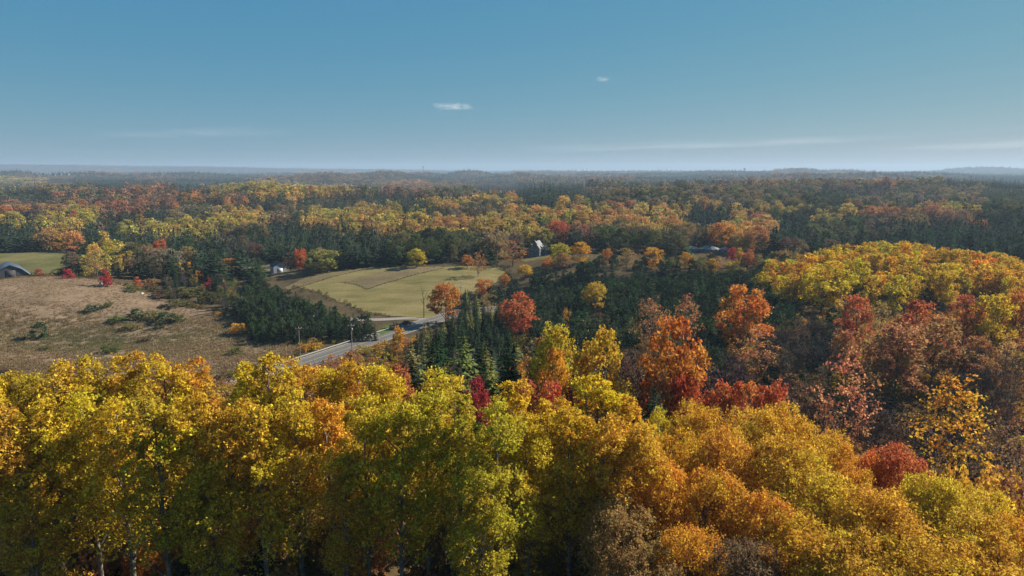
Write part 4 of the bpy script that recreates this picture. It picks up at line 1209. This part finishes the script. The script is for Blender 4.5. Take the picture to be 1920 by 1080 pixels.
def along(P, s0, s1, off, step):
    d = np.r_[0, np.cumsum(np.linalg.norm(np.diff(P, axis=0), axis=1))]
    n = normals2(P); Q = P + n * off
    s = np.arange(s0, s1, step)
    return np.stack([np.interp(s, d, Q[:, 0]), np.interp(s, d, Q[:, 1])], 1)
def arc_at(P, y):
    d = np.r_[0, np.cumsum(np.linalg.norm(np.diff(P, axis=0), axis=1))]
    return float(np.interp(y, P[:, 1], d))
def guardrail(s0, s1, off, face, mat, label):
    Q = along(RL, s0, s1, off, 3.81)
    root = empty('guardrail', (*Q[0], ROAD_Z))
    n = normals2(Q)
    prof = [(0.0, 0.42), (0.06, 0.47), (0.0, 0.56), (0.0, 0.60), (0.06, 0.69), (0.0, 0.74), (-0.03, 0.74), (-0.03, 0.42)]
    V = []; F = []; m = len(prof)
    for p, q in zip(Q, n):
        for a, h in prof:
            V.append((*(p + q * (a + 0.10) * face), ROAD_Z + h * 1.1))
    for i in range(len(Q) - 1):
        for k in range(m):
            a = i * m + k; b = i * m + (k + 1) % m
            F.append((a, b, b + m, a + m))
    o = link('rail', mesh_np('rail', np.array(V) - np.array([*Q[0], ROAD_Z]), np.array(F), [mat]), root)
    pv, pf = box_vf(-0.10, 0.10, -0.10, 0.10, -0.4, 0.86)
    pm = mesh_np('rail_post', pv, pf, [M_POST])
    for i, p in enumerate(Q):
        link('post', pm, root, (p[0] - Q[0][0], p[1] - Q[0][1], 0))
    tag(root, label, 'guardrail')
guardrail(arc_at(RL, 205), arc_at(RL, 277), 5.3, -1, M_GALV, 'long pale steel guardrail on wooden posts along the meadow side of the road')
guardrail(arc_at(RL, 196), arc_at(RL, 240), -5.3, 1, M_POST, 'short dark guardrail on wooden posts along the near side of the road')

def power_pole(x, y, Hh, label, arm_rz, transformer=False):
    z = float(terrain(x, y))
    r = empty('power_pole', (x, y, z), arm_rz)
    V, F = tube([(0, 0, -0.5), (0, 0, Hh * .5), (0, 0, Hh)], [0.17, 0.145, 0.11], 8)
    link('pole', mesh_np('pole', V, F, [M_POLE], smooth=True), r)
    box('crossarm', (-1.1, 1.1, -0.16, -0.06, Hh - 0.75, Hh - 0.6), M_POLE, r)
    for k in (-1.0, 0.0, 1.0):
        V, F = tube([(k, -0.11, Hh - 0.6), (k, -0.11, Hh - 0.45), (k, -0.11, Hh - 0.35)], [0.05, 0.07, 0.03], 6)
        link('insulator', mesh_np('insulator', V, F, [M_WHITE]), r)
    if transformer:
        V, F = tube([(0.3, 0.12, Hh - 2.6), (0.3, 0.12, Hh - 2.55), (0.3, 0.12, Hh - 1.6), (0.3, 0.12, Hh - 1.55)], [0.05, 0.24, 0.24, 0.05], 10)
        link('transformer', mesh_np('transformer', V, F, [M_GALV]), r)
    tag(r, label, 'pole')
    return (x, y, z + Hh - 0.35)
def pole_from_px(px, pbase, ptop, label, rz, tr=False):
    x, y = hit(px, pbase, 150)
    u, dy, dz = ray_dir(px, ptop)
    Hh = CAM_Z + y * dz / dy - float(terrain(x, y))
    return power_pole(x, y, Hh, label, rz, tr), Hh
A1, h1 = pole_from_px(563, 673, 612, 'wooden power pole at the meadow end of the guardrail', 0.5)
A2, h2 = pole_from_px(661, 676, 607, 'wooden power pole with a transformer standing in front of the road', 0.5, True)
A3 = power_pole(-24, 316, 11.0, 'wooden power pole hidden behind the bright orange maple', 0.5)
def wire(a, b, sag, label, off):
    t = np.linspace(0, 1, 16)[:, None]
    P = np.array(a) * (1 - t) + np.array(b) * t
    P[:, 2] -= sag * 4 * (t * (1 - t))[:, 0]
    P[:, 0] += off
    V, F = tube(P, [0.022] * 16, 4)
    tag(link('power_line', mesh_np('power_line', V, F, [M_DARK])), label, 'wire', 'power lines along the road')
for off, w in ((-0.9, 'outer'), (0.9, 'inner')):
    wire(A1, A2, 0.8, w + ' power line between the two visible wooden poles', off)
    wire(A2, A3, 1.6, w + ' power line running from the transformer pole toward the orange maple', off)
for px, pb, pt, lb in ((588, 682, 665, 'short thin grey marker post on the near edge of the road by the aspens'), (695, 668, 637, 'thin grey post in front of the road between the pole and the amber aspen')):
    x, y = hit(px, pb, 150); z = float(terrain(x, y)); u, dy, dz = ray_dir(px, pt); Hh = CAM_Z + y * dz / dy - z
    r = empty('marker_post', (x, y, z))
    V, F = tube([(0, 0, -.3), (0, 0, Hh * .5), (0, 0, Hh)], [0.07, 0.06, 0.05], 6)
    link('post', mesh_np('marker', V, F, [M_GALV]), r)
    box('reflector', (-.09, .09, -.08, -.055, Hh - .5, Hh - .15), M_WHITE, r)
    tag(r, lb, 'post')
x, y = hit(694, 612, 150); z = float(terrain(x, y))
r = empty('road_sign', (x, y, z), 0.3)
box('post', (-.05, .05, -.05, .05, -.3, 2.6), M_GALV, r); box('sign_panel', (-.55, .55, -.09, -.06, 1.7, 2.8), M_WHITE, r)
tag(r, 'small pale road sign on a post by the pines', 'sign')
for k, px in enumerate((738, 743)):
    x, y = hit(px, 611, 150); z = float(terrain(x, y))
    r = empty('mailbox', (x, y, z), 0.4)
    box('post', (-.06, .06, -.06, .06, -.3, 1.05), M_POST, r); box('box', (-.18, .18, -.3, .3, 1.05, 1.45), M_DARK, r)
    tag(r, ['dark roadside mailbox beside the gravel lane, nearer the green verge', 'dark roadside mailbox beside the gravel lane, nearer the parked car'][k], 'mailbox')
for k, (px, py, hh) in enumerate(((718, 672, 2.4), (728, 668, 2.2), (738, 667, 2.8), (743, 661, 2.2), (730, 680, 2.6), (716, 684, 2.4))):
    x, y = hit(px, py, 150)
    t = tree('cedar', 'cedar_tree', 0, 0, hh, None, 'cedar', 'small dark cone-shaped cedar on the grassy bank below the road, ' + ORD[k] + ' of six', 'small cedars on the bank', at=(x, y))
    t.W = 1.5; build_tree(t)

# ------------------------------------------------------------------ parked car
def car(x, y, rz, label):
    z = ROAD_Z + 0.04
    paint = plain('car_paint', (0.16, 0.02, 0.02), 0.35, 0, 2, 0.05); glass = plain('car_glass', (0.02, 0.025, 0.03), 0.1)
    red = plain('tail_lamp', (0.4, 0.01, 0.01), 0.3); rub = plain('rubber', (0.02, 0.02, 0.02), 0.8)
    r = empty('parked_car', (x, y, z), rz)
    sec = [(-2.2, 0.45, 0.95, .80), (-2.1, 0.32, 1.02, .86), (-0.9, 0.3, 1.02, .9), (0.9, 0.3, .98, .9), (1.9, 0.32, .85, .85), (2.2, .42, .7, .76)]
    def loft(sec):
        V = []; F = []
        for (xx, z0, z1, w) in sec:
            V += [(xx, -w, z0), (xx, w, z0), (xx, w * .97, z1), (xx, -w * .97, z1)]
        for i in range(len(sec) - 1):
            for k in range(4):
                a = 4 * i + k; b = 4 * i + (k + 1) % 4
                F.append((a, b, b + 4, a + 4))
        n = 4 * (len(sec) - 1)
        F += [(3, 2, 1, 0), (n, n + 1, n + 2, n + 3)]
        return np.array(V), np.array(F)
    link('body', mesh_np('car_body', *loft(sec), [paint]), r)
    link('cabin', mesh_np('car_cabin', *loft([(-1.9, 1.0, 1.05, .78), (-1.4, 1.0, 1.52, .68), (.2, 1.0, 1.55, .68), (1.0, .98, 1.02, .76)]), [glass]), r)
    box('car_roof', (-1.35, .15, -.66, .66, 1.53, 1.58), paint, r)
    V, F = tube([(0, -.11, 0), (0, -.1, 0), (0, .1, 0), (0, .11, 0)], [.1, .33, .33, .1], 12)
    wm = mesh_np('wheel', V, F, [rub])
    for a in (-1.35, 1.4):
        for b in (-.8, .8): link('wheel', wm, r, (a, b, .33))
    for b in (-.62, .62): box('tail_light', (-2.23, -2.15, b - .16, b + .16, .72, .88), red, r)
    for b in (-.6, .6): box('headlight', (2.14, 2.23, b - .16, b + .16, .55, .68), M_WHITE, r)
    tag(r, label, 'car')
cx_, cy_ = hit(763, 608.5, 150)
car(cx_, cy_, 0.9, 'small dark red car parked where the gravel lane meets the road')

# ------------------------------------------------------------------ buildings
M_SIDING = plain('shaded_white_siding', (0.40, 0.42, 0.46), 0.7, 0.1, 4, 0.12, stretch=(.2, .2, 8))  # greyed and blued: shade on the shed walls is put into the colour
M_ROOFD = plain('dark_shingles', (0.045, 0.045, 0.05), 0.85, 0.3, 6, 0.25)
M_ROOFL = plain('pale_grey_shingles', (0.17, 0.17, 0.178), 0.8, 0.3, 5, 0.18)
M_STONE = plain('grey_stone', (0.12, 0.125, 0.135), 0.9, 0.5, 1.6, 0.35)
M_BARN = plain('weathered_barn_boards', (0.042, 0.043, 0.05), 0.9, 0.4, 3.0, 0.45, stretch=(4, 4, .08))  # weathered boards, darkened further with the gable's shade put into the colour
M_TIN = plain('blue_grey_metal_roof', (0.07, 0.095, 0.14), 0.6, 0.1, 3, 0.15, 0.3)
M_GLASS = plain('window_glass', (0.03, 0.035, 0.045), 0.12, 0, 2, 0.05)
def gable(parent, w, l, hw, hr, wallm, roofm, off=(0, 0, 0), rz=0.0, over=0.35, names=('wall', 'roof')):
    """gable faces -y; ridge along y"""
    x = w / 2; y = l / 2
    V = np.array([(-x, -y, -1.5), (x, -y, -1.5), (x, y, -1.5), (-x, y, -1.5), (-x, -y, hw), (x, -y, hw), (x, y, hw), (-x, y, hw), (0, -y, hr), (0, y, hr)], float)
    F = [(0, 1, 5, 4), (1, 2, 6, 5), (2, 3, 7, 6), (3, 0, 4, 7), (4, 5, 8, 8), (6, 7, 9, 9)]
    c, s = math.cos(rz), math.sin(rz)
    def R(V):
        V = np.asarray(V, float)
        return np.stack([V[:, 0] * c - V[:, 1] * s + off[0], V[:, 0] * s + V[:, 1] * c + off[1], V[:, 2] + off[2]], 1)
    me = bpy.data.meshes.new(names[0]); me.from_pydata(R(V).tolist(), [], [f[:3] if f[2] == f[3] else f for f in F]); me.materials.append(wallm)
    link(names[0], me, parent)
    k = (hr - hw) / x; e = over; t = 0.14
    yy = y + over
    RV = []; RF = []
    for sg in (-1, 1):
        b = len(RV)
        for q in (-yy, yy):
            RV += [(sg * 0.0, q, hr + 0.02), (sg * (x + e), q, hw - k * e + 0.02), (sg * (x + e), q, hw - k * e + t + .02), (0, q, hr + t + 0.04)]
        RF += [(b, b + 1, b + 2, b + 3), (b + 4, b + 7, b + 6, b + 5), (b + 3, b + 2, b + 6, b + 7), (b, b + 4, b + 5, b + 1), (b + 1, b + 5, b + 6, b + 2)]
    return link(names[1], mesh_np(names[1], R(RV), np.array(RF), [roofm]), parent)
def window(parent, x, y, z, w, h, face=(0, -1), cat=None):
    """on a wall facing -y (face) in the parent's frame"""
    rz = math.atan2(face[0], -face[1])
    f = box('window', (-w / 2 - .1, w / 2 + .1, -.06, .05, z - .1, z + h + .1), M_WHITE, parent, rz, (x, y, 0))
    box('pane', (-w / 2, w / 2, -.075, -.062, z, z + h), M_GLASS, f, rz, (x, y, 0))
def hip(parent, w, l, hw, hr, wallm, roofm, off=(0, 0, 0), rz=0.0, over=0.5):
    x = w / 2; y = l / 2; d = min(x, y)
    c, s = math.cos(rz), math.sin(rz)
    def R(V):
        V = np.asarray(V, float)
        return np.stack([V[:, 0] * c - V[:, 1] * s + off[0], V[:, 0] * s + V[:, 1] * c + off[1], V[:, 2] + off[2]], 1)
    Vb, Fb = box_vf(-x, x, -y, y, -1.5, hw)
    link('wall', mesh_np('wall', R(Vb), Fb, [wallm]), parent)
    X, Y = x + over, y + over
    rr = Y - d
    V = [(-X, -Y, hw - .1), (X, -Y, hw - .1), (X, Y, hw - .1), (-X, Y, hw - .1), (0, -rr, hr), (0, rr, hr), (-X, -Y, hw - .3), (X, -Y, hw - .3), (X, Y, hw - .3), (-X, Y, hw - .3)]
    F = [(0, 1, 4), (1, 2, 5, 4), (2, 3, 5), (3, 0, 4, 5), (0, 6, 7, 1), (1, 7, 8, 2), (2, 8, 9, 3), (3, 9, 6, 0), (6, 9, 8, 7)]
    me = bpy.data.meshes.new('roof'); me.from_pydata(R(V).tolist(), [], F); me.materials.append(roofm)
    return link('roof', me, parent)

# white shed
sx, sy = -141.0, 408.0
r = empty('shed', (sx, sy, float(terrain(sx, sy))), 0.55)
gable(r, 7.6, 9, 3.9, 6.2, M_SIDING, M_ROOFD)
box('door', (-1.5, 1.5, -4.56, -4.51, 0, 2.8), plain('shed_door', (0.48, 0.5, 0.54), 0.7), r)
window(r, 0, -4.5, 4.2, .8, .7); window(r, -3.8, -1.5, 1.4, .9, 1.0, (-1, 0)); window(r, -3.8, 2, 1.4, .9, 1.0, (-1, 0))
tag(r, 'small white gabled shed with a dark roof beside the large green tree', 'shed')
# barn
bx_, by_ = -299.0, 402.0
bz = float(terrain(bx_, by_))
r = empty('barn', (bx_, by_, bz), 0.68)
w = 9.6; top = 10.6 - bz
prof = [(-w, -2), (w, -2), (w, top - 6.6), (w * .55, top - 2.6), (0, top), (-w * .55, top - 2.6), (-w, top - 6.6)]
V = []
for yy in (-10, 10): V += [(a, yy, b) for a, b in prof]
me = bpy.data.meshes.new('wall'); n = len(prof)
me.from_pydata(V, [], [tuple(range(n)), tuple(range(2 * n - 1, n - 1, -1)), (1, 1 + n, 2 + n, 2), (0, 6, 6 + n, n)]); me.materials.append(M_BARN)
link('wall', me, r)
V = []; F = []
P_ = [(w + .5, top - 7.1), (w * .56, top - 2.5), (0, top + .12), (-w * .56, top - 2.5), (-w - .5, top - 7.1)]
for yy in (-10.6, 10.6):
    V += [(a, yy, b + .03) for a, b in P_] + [(a, yy, b + .22) for a, b in P_]
F = []
for i in range(4):
    F += [(i, i + 1, i + 11, i + 10), (i + 5, i + 15, i + 16, i + 6), (i, i + 5, i + 6, i + 1), (i + 10, i + 11, i + 16, i + 15)]
link('roof', mesh_np('roof', np.array(V), np.array(F), [M_TIN]), r)
box('door', (-2.4, 2.4, -10.12, -10.04, -1, 4.0), plain('barn_door', (0.045, 0.045, 0.05), .9, .3, 3, .3), r)  # door darkened with the boards, gable shade in its colour
tag(r, 'grey weathered barn with a gambrel gable behind the brown meadow hill', 'barn')
# grey stone house
hx_, hy_ = 16.0, 430.0
r = empty('house', (hx_, hy_, float(terrain(hx_, hy_))), -0.35)
r.scale = (.72, .72, .72)
gable(r, 9.0, 12, 7.0, 12.6, M_STONE, M_ROOFL)
gable(r, 5.0, 5, 6.4, 10.2, M_STONE, M_ROOFL, (2.4, -6.2, 0), 0, .25, ('bay_wall', 'bay_roof'))
gable(r, 4.4, 5, 6.2, 9.4, M_STONE, M_ROOFL, (-2.6, -5.9, 0), 0, .25, ('bay_wall', 'bay_roof'))
gable(r, 6.0, 7, 4.0, 7.2, M_STONE, M_ROOFL, (7.4, 1.5, 0), 0, .3, ('wing_wall', 'wing_roof'))
ch = box('chimney', (-3.6, -2.5, 1.5, 2.5, 8.0, 13.0), M_STONE, r)
for wx, wy in ((2.4, -8.75), (-2.6, -8.45)):
    for wz in (1.2, 4.2): window(r, wx, wy, wz, 1.5, 1.4)
window(r, 7.4, -2.05, 1.2, 1.4, 1.3)
tag(r, 'tall grey stone house with steep pale roofs at the edge of the plantation', 'house')
# low house with pale roofs
lx_, ly_ = 127.0, 438.0
r = empty('house', (lx_, ly_, float(terrain(lx_, ly_))), -0.45)
r.scale = (.85, .85, .85)
hip(r, 9.5, 13.0, 3.0, 5.3, M_STONE, M_ROOFL, (0, 0, 0), 1.5708)
hip(r, 7.0, 8.0, 2.8, 4.4, M_STONE, M_ROOFL, (-12.0, -2.0, 0), 1.5708)
hip(r, 6.0, 7.5, 2.8, 4.5, M_STONE, M_ROOFL, (11.0, 3.0, 0), 0.0)
Vb, Fb = box_vf(-7.6, 7.2, -1.6, 1.6, -1.5, 2.7); link('wall', mesh_np('wall', Vb, Fb, [M_STONE]), r)
box('chimney', (.6, 1.5, -1.6, -.8, 4.2, 6.4), M_STONE, r)
window(r, -3, -4.75, .9, 1.6, 1.3); window(r, 3, -4.75, .9, 1.6, 1.3)
tag(r, 'low house with three pale grey hipped roofs among the trees', 'house')
# small white things by the meadow hedge
for px, py, nm, dims, lb in ((190, 535, 'crate', (-.7, .7, -.6, .6, 0, 1.5), 'white box standing under the egg-shaped crimson maple'),
                             (266, 552, 'crate', (-.7, .7, -.5, .5, 0, .8), 'low white box by the hedge right of the small red maple'),
                             (44, 516, 'crate', (-.4, .4, -.4, .4, 0, 2.2), 'narrow white cabinet beside the barn')):
    x, y = hit(px, py, 200); z = float(terrain(x, y))
    r = empty(nm, (x, y, z), .4)
    box('body', dims, M_WHITE, r)
    box('lid', (dims[0] - .06, dims[1] + .06, dims[2] - .06, dims[3] + .06, dims[5] + .002, dims[5] + .09), M_GALV, r)
    tag(r, lb, 'box')

# dead snag by the road
x, y = hit(795, 596, 200); z = float(terrain(x, y))
u, dy, dz = ray_dir(790, 537); Hs = CAM_Z + y * dz / dy - z
r = empty('dead_tree', (x, y, z))
V, F = tube([(0, 0, -.4), (.1, 0, Hs * .5), (-.4, 0, Hs * .8), (-1.0, .1, Hs)], [.28, .2, .13, .04], 6)
link('trunk', mesh_np('trunk', V, F, [M_BARK], smooth=True), r)
for p in ([(.05, 0, Hs * .55), (1.2, .1, Hs * .75), (2.2, 0, Hs * .9)], [(0, 0, Hs * .45), (-.9, -.2, Hs * .55), (-1.3, 0, Hs * .66)], [(-.3, 0, Hs * .75), (.2, .3, Hs * .85), (.3, .3, Hs * .97)]):
    V, F = tube(p, [.12, .08, .02], 5)
    link('branch', mesh_np('branch', V, F, [M_BARK]), r)
tag(r, 'leafless dead snag with a forked top left of the bright orange maple', 'tree')

# ------------------------------------------------------------------ far landmarks
def far_base(px, py, d):
    u, dy, dz = ray_dir(px, py)
    return u * d / dy, d, CAM_Z + d * dz / dy
x, y, zt = far_base(793.5, 311.5, 4300); z = float(terrain(x, y))
r = empty('radio_mast', (x, y, z)); Hm = zt - z
for a in range(3):
    c, s = math.cos(2.094 * a), math.sin(2.094 * a)
    V, F = tube([(c * 2.6, s * 2.6, -1), (c * 1.9, s * 1.9, Hm * .5), (c * 1.2, s * 1.2, Hm)], [.5, .45, .4], 5)
    link('leg', mesh_np('leg', V, F, [M_DARK]), r)
for k in range(1, 9):
    q = Hm * k / 9; rr = 2.6 - 1.4 * k / 9
    for a in range(3):
        b = a + 1
        V, F = tube([(rr * math.cos(2.094 * a), rr * math.sin(2.094 * a), q), (rr * math.cos(2.094 * b), rr * math.sin(2.094 * b), q + Hm / 18), (rr * math.cos(2.094 * b), rr * math.sin(2.094 * b), q + Hm / 9)], [.2, .2, .2], 4)
        link('brace', mesh_np('brace', V, F, [M_DARK]), r)
box('antenna', (-2.4, 2.4, -2.4, 2.4, Hm - 7, Hm - .5), M_DARK, r)
tag(r, 'dark lattice radio mast on the distant ridge', 'mast')
x, y, zt = far_base(1396.5, 314.5, 5000); z = float(terrain(x, y)); Hm = zt - z
r = empty('water_tower', (x, y, z))
V, F = tube([(0, 0, -1), (0, 0, Hm * .2), (0, 0, Hm - 14), (0, 0, Hm - 12)], [3.2, 2.0, 2.0, 3], 10)
link('stem', mesh_np('stem', V, F, [M_GALV], smooth=True), r)
V, F = tube([(0, 0, Hm - 13), (0, 0, Hm - 10), (0, 0, Hm - 6), (0, 0, Hm - 2), (0, 0, Hm)], [2.5, 7.5, 9.5, 7.0, .5], 14)
link('tank', mesh_np('tank', V, F, [M_GALV], smooth=True), r)
tag(r, 'mushroom-shaped water tower on the far skyline', 'water tower')
for k, (px, py, d, wd) in enumerate(((1074, 315.5, 11800, 26), (1082, 317, 11900, 34), (1094, 317, 11900, 40), (1102, 316, 12000, 30), (1234, 314.5, 11800, 24), (1243, 316, 11900, 36), (1251, 315, 12000, 30))):
    x, y, zt = far_base(px, py, d); z = float(terrain(x, y))
    r = empty('tower_block', (x, y, z), .3 * k)
    box('wall', (-wd / 2, wd / 2, -wd / 2, wd / 2, -5, zt - z - 6), M_SIDING, r); box('roof', (-wd / 4, wd / 4, -wd / 4, wd / 4, zt - z - 5.9, zt - z), M_STONE, r)
    tag(r, 'faint hazy tower block on the horizon, ' + ORD[k] + ' of seven from the left', 'building', 'tower blocks on the horizon')
M_FARWALL = plain('cream_wall', (0.15, 0.14, 0.13), 0.8)
VILLAGE = [(68, 328), (74, 330.5), (83, 328.5), (88, 331), (97, 327), (102, 329.5), (108, 326), (113, 328.5), (119, 327), (128, 328.5), (134, 326.5), (303, 328.5)]
for k, (px, py) in enumerate(VILLAGE):
    x, y = hit(px, py, 2000, 6000); z = float(terrain(x, y)) + 3.0
    r = empty('farmhouse', (x, y, z), .7 * k)
    gable(r, 10, 14, 5.5, 9, M_FARWALL, M_ROOFD if k % 2 else M_ROOFL)
    link('foundation', mesh_np('foundation', *box_vf(-4.9, 4.9, -6.9, 6.9, -9, -1.4), [M_STONE]), r)
    tag(r, 'tiny pale house in the hazy distance, ' + ORD[k] + ' from the left', 'house', 'hazy far houses')

# ------------------------------------------------------------------ clouds: thin wisps high beyond the hills
def volume_material(name, col, dens, aniso):
    m, nt, out = nmat(name)
    v = nt.nodes.new('ShaderNodeVolumePrincipled')
    v.inputs['Color'].default_value = (*col, 1); v.inputs['Density'].default_value = dens; v.inputs['Anisotropy'].default_value = aniso
    nt.links.new(v.outputs['Volume'], out.inputs['Volume'])
    return m
def cloud_material(name, amount, seed, sc):
    m, nt, out = nmat(name)
    N, L = nt.nodes, nt.links
    fa = N.new('ShaderNodeAttribute'); fa.attribute_name = 'fade'
    tc = N.new('ShaderNodeTexCoord'); mp = N.new('ShaderNodeMapping'); mp.inputs['Scale'].default_value = sc; mp.inputs['Location'].default_value = (seed, seed * 2.3, 0)
    nz = N.new('ShaderNodeTexNoise'); nz.inputs['Scale'].default_value = 1.0; nz.inputs['Detail'].default_value = 7; nz.inputs['Roughness'].default_value = 0.6
    L.new(tc.outputs['Object'], mp.inputs['Vector']); L.new(mp.outputs['Vector'], nz.inputs['Vector'])
    mr = N.new('ShaderNodeMapRange'); mr.inputs['From Min'].default_value = 0.32; mr.inputs['From Max'].default_value = 0.68
    L.new(nz.outputs['Fac'], mr.inputs['Value'])
    a = N.new('ShaderNodeMath'); a.operation = 'MULTIPLY'; L.new(mr.outputs['Result'], a.inputs[0]); L.new(fa.outputs['Fac'], a.inputs[1])
    b = N.new('ShaderNodeMath'); b.operation = 'MULTIPLY'; L.new(a.outputs[0], b.inputs[0]); b.inputs[1].default_value = amount
    df = N.new('ShaderNodeBsdfDiffuse'); df.inputs['Color'].default_value = (.85, .85, .85, 1)
    tl = N.new('ShaderNodeBsdfTranslucent'); tl.inputs['Color'].default_value = (.85, .85, .85, 1)
    m1 = N.new('ShaderNodeMixShader'); m1.inputs['Fac'].default_value = 0.7; L.new(df.outputs[0], m1.inputs[1]); L.new(tl.outputs[0], m1.inputs[2])
    tp = N.new('ShaderNodeBsdfTransparent'); m2 = N.new('ShaderNodeMixShader')
    L.new(b.outputs[0], m2.inputs['Fac']); L.new(tp.outputs[0], m2.inputs[1]); L.new(m1.outputs[0], m2.inputs[2])
    L.new(m2.outputs[0], out.inputs['Surface'])
    return m
def cloud(px0, py0, px1, py1, thick, d, amount, label, seed):
    """a thin lens of ice cloud, nearly level, seen from far below"""
    x0, _, z0 = far_base(px0, py0, d); x1, _, z1 = far_base(px1, py1, d)
    L = math.hypot(x1 - x0, z1 - z0)
    el = ((z0 + z1) / 2 - CAM_Z) / d
    D = thick * d / FPX / el
    nu, nv = 60, 16
    u = np.linspace(-1, 1, nu); v = np.linspace(-1, 1, nv)
    U, W = np.meshgrid(u, v)
    fade = (1 - U ** 2) ** 0.8 * (1 - W ** 2) ** 1.2
    X = U * L / 2 + W * L * 0.04
    Y = W * D / 2 + U * D * 0.25
    rise = (z1 - z0) / 2 * U
    V = []; F = []; A = []
    for sg in (-1, 1):
        Z = rise + sg * (1 - U ** 2) * (1 - W ** 2) * min(12.0, L * 0.01) + 14 * (noise(U * 3 + seed, W * 2, 70 + seed) - .5)
        b = len(V) * nu * nv
        V.append(np.stack([X, Y, Z], -1).reshape(-1, 3)); A.append(fade.ravel())
        i = np.arange(nv - 1)[:, None] * nu + np.arange(nu - 1)[None, :]
        F.append(np.stack([i, i + 1, i + nu + 1, i + nu], -1).reshape(-1, 4) + b)
    me = mesh_np('cloud', np.concatenate(V), np.concatenate(F), [cloud_material('thin_cloud', amount, seed * 7.1, (6 / L, 3 / D, .001))], smooth=True)
    a = me.attributes.new('fade', 'FLOAT', 'POINT'); a.data.foreach_set('value', np.concatenate(A).astype(np.float32))
    o = link('cloud', me, None, ((x0 + x1) / 2, d, (z0 + z1) / 2))
    tag(o, label, 'cloud')
cloud(818, 204, 884, 196, 13, 16000, 0.36, 'small white streak of cloud in the middle of the sky', 1)
cloud(1114, 150, 1146, 148, 9, 16000, 0.18, 'tiny faint wisp of cloud high in the sky', 2)
cloud(245, 261, 515, 239, 16, 17000, 0.07, 'long faint streak of cloud low in the sky on the left', 3)
cloud(980, 286, 1720, 256, 20, 19000, 0.13, 'long pale veil of cloud low over the horizon on the right', 4)
cloud(1640, 278, 2150, 266, 26, 19500, 0.16, 'pale cloud bank low at the right edge', 5)

# ------------------------------------------------------------------ haze
gz = np.array([v.co.z for v in bpy.data.objects['ground'].data.vertices])
V, F = box_vf(-14800, 14800, -900, 14200, float(gz.min()) - 1.0, 185.0)
hz = link('haze', mesh_np('haze', V, F, [volume_material('pale_haze', (0.49, 0.66, 0.87), 0.000105, 0.15)]))
tag(hz, 'pale blue autumn haze over the far woods', 'haze', kind='stuff')
print('ground z range', gz.min(), gz.max())

print('UNIQUE TRIS', sum(len(m.loops) - 2 * len(m.polygons) for m in bpy.data.meshes))
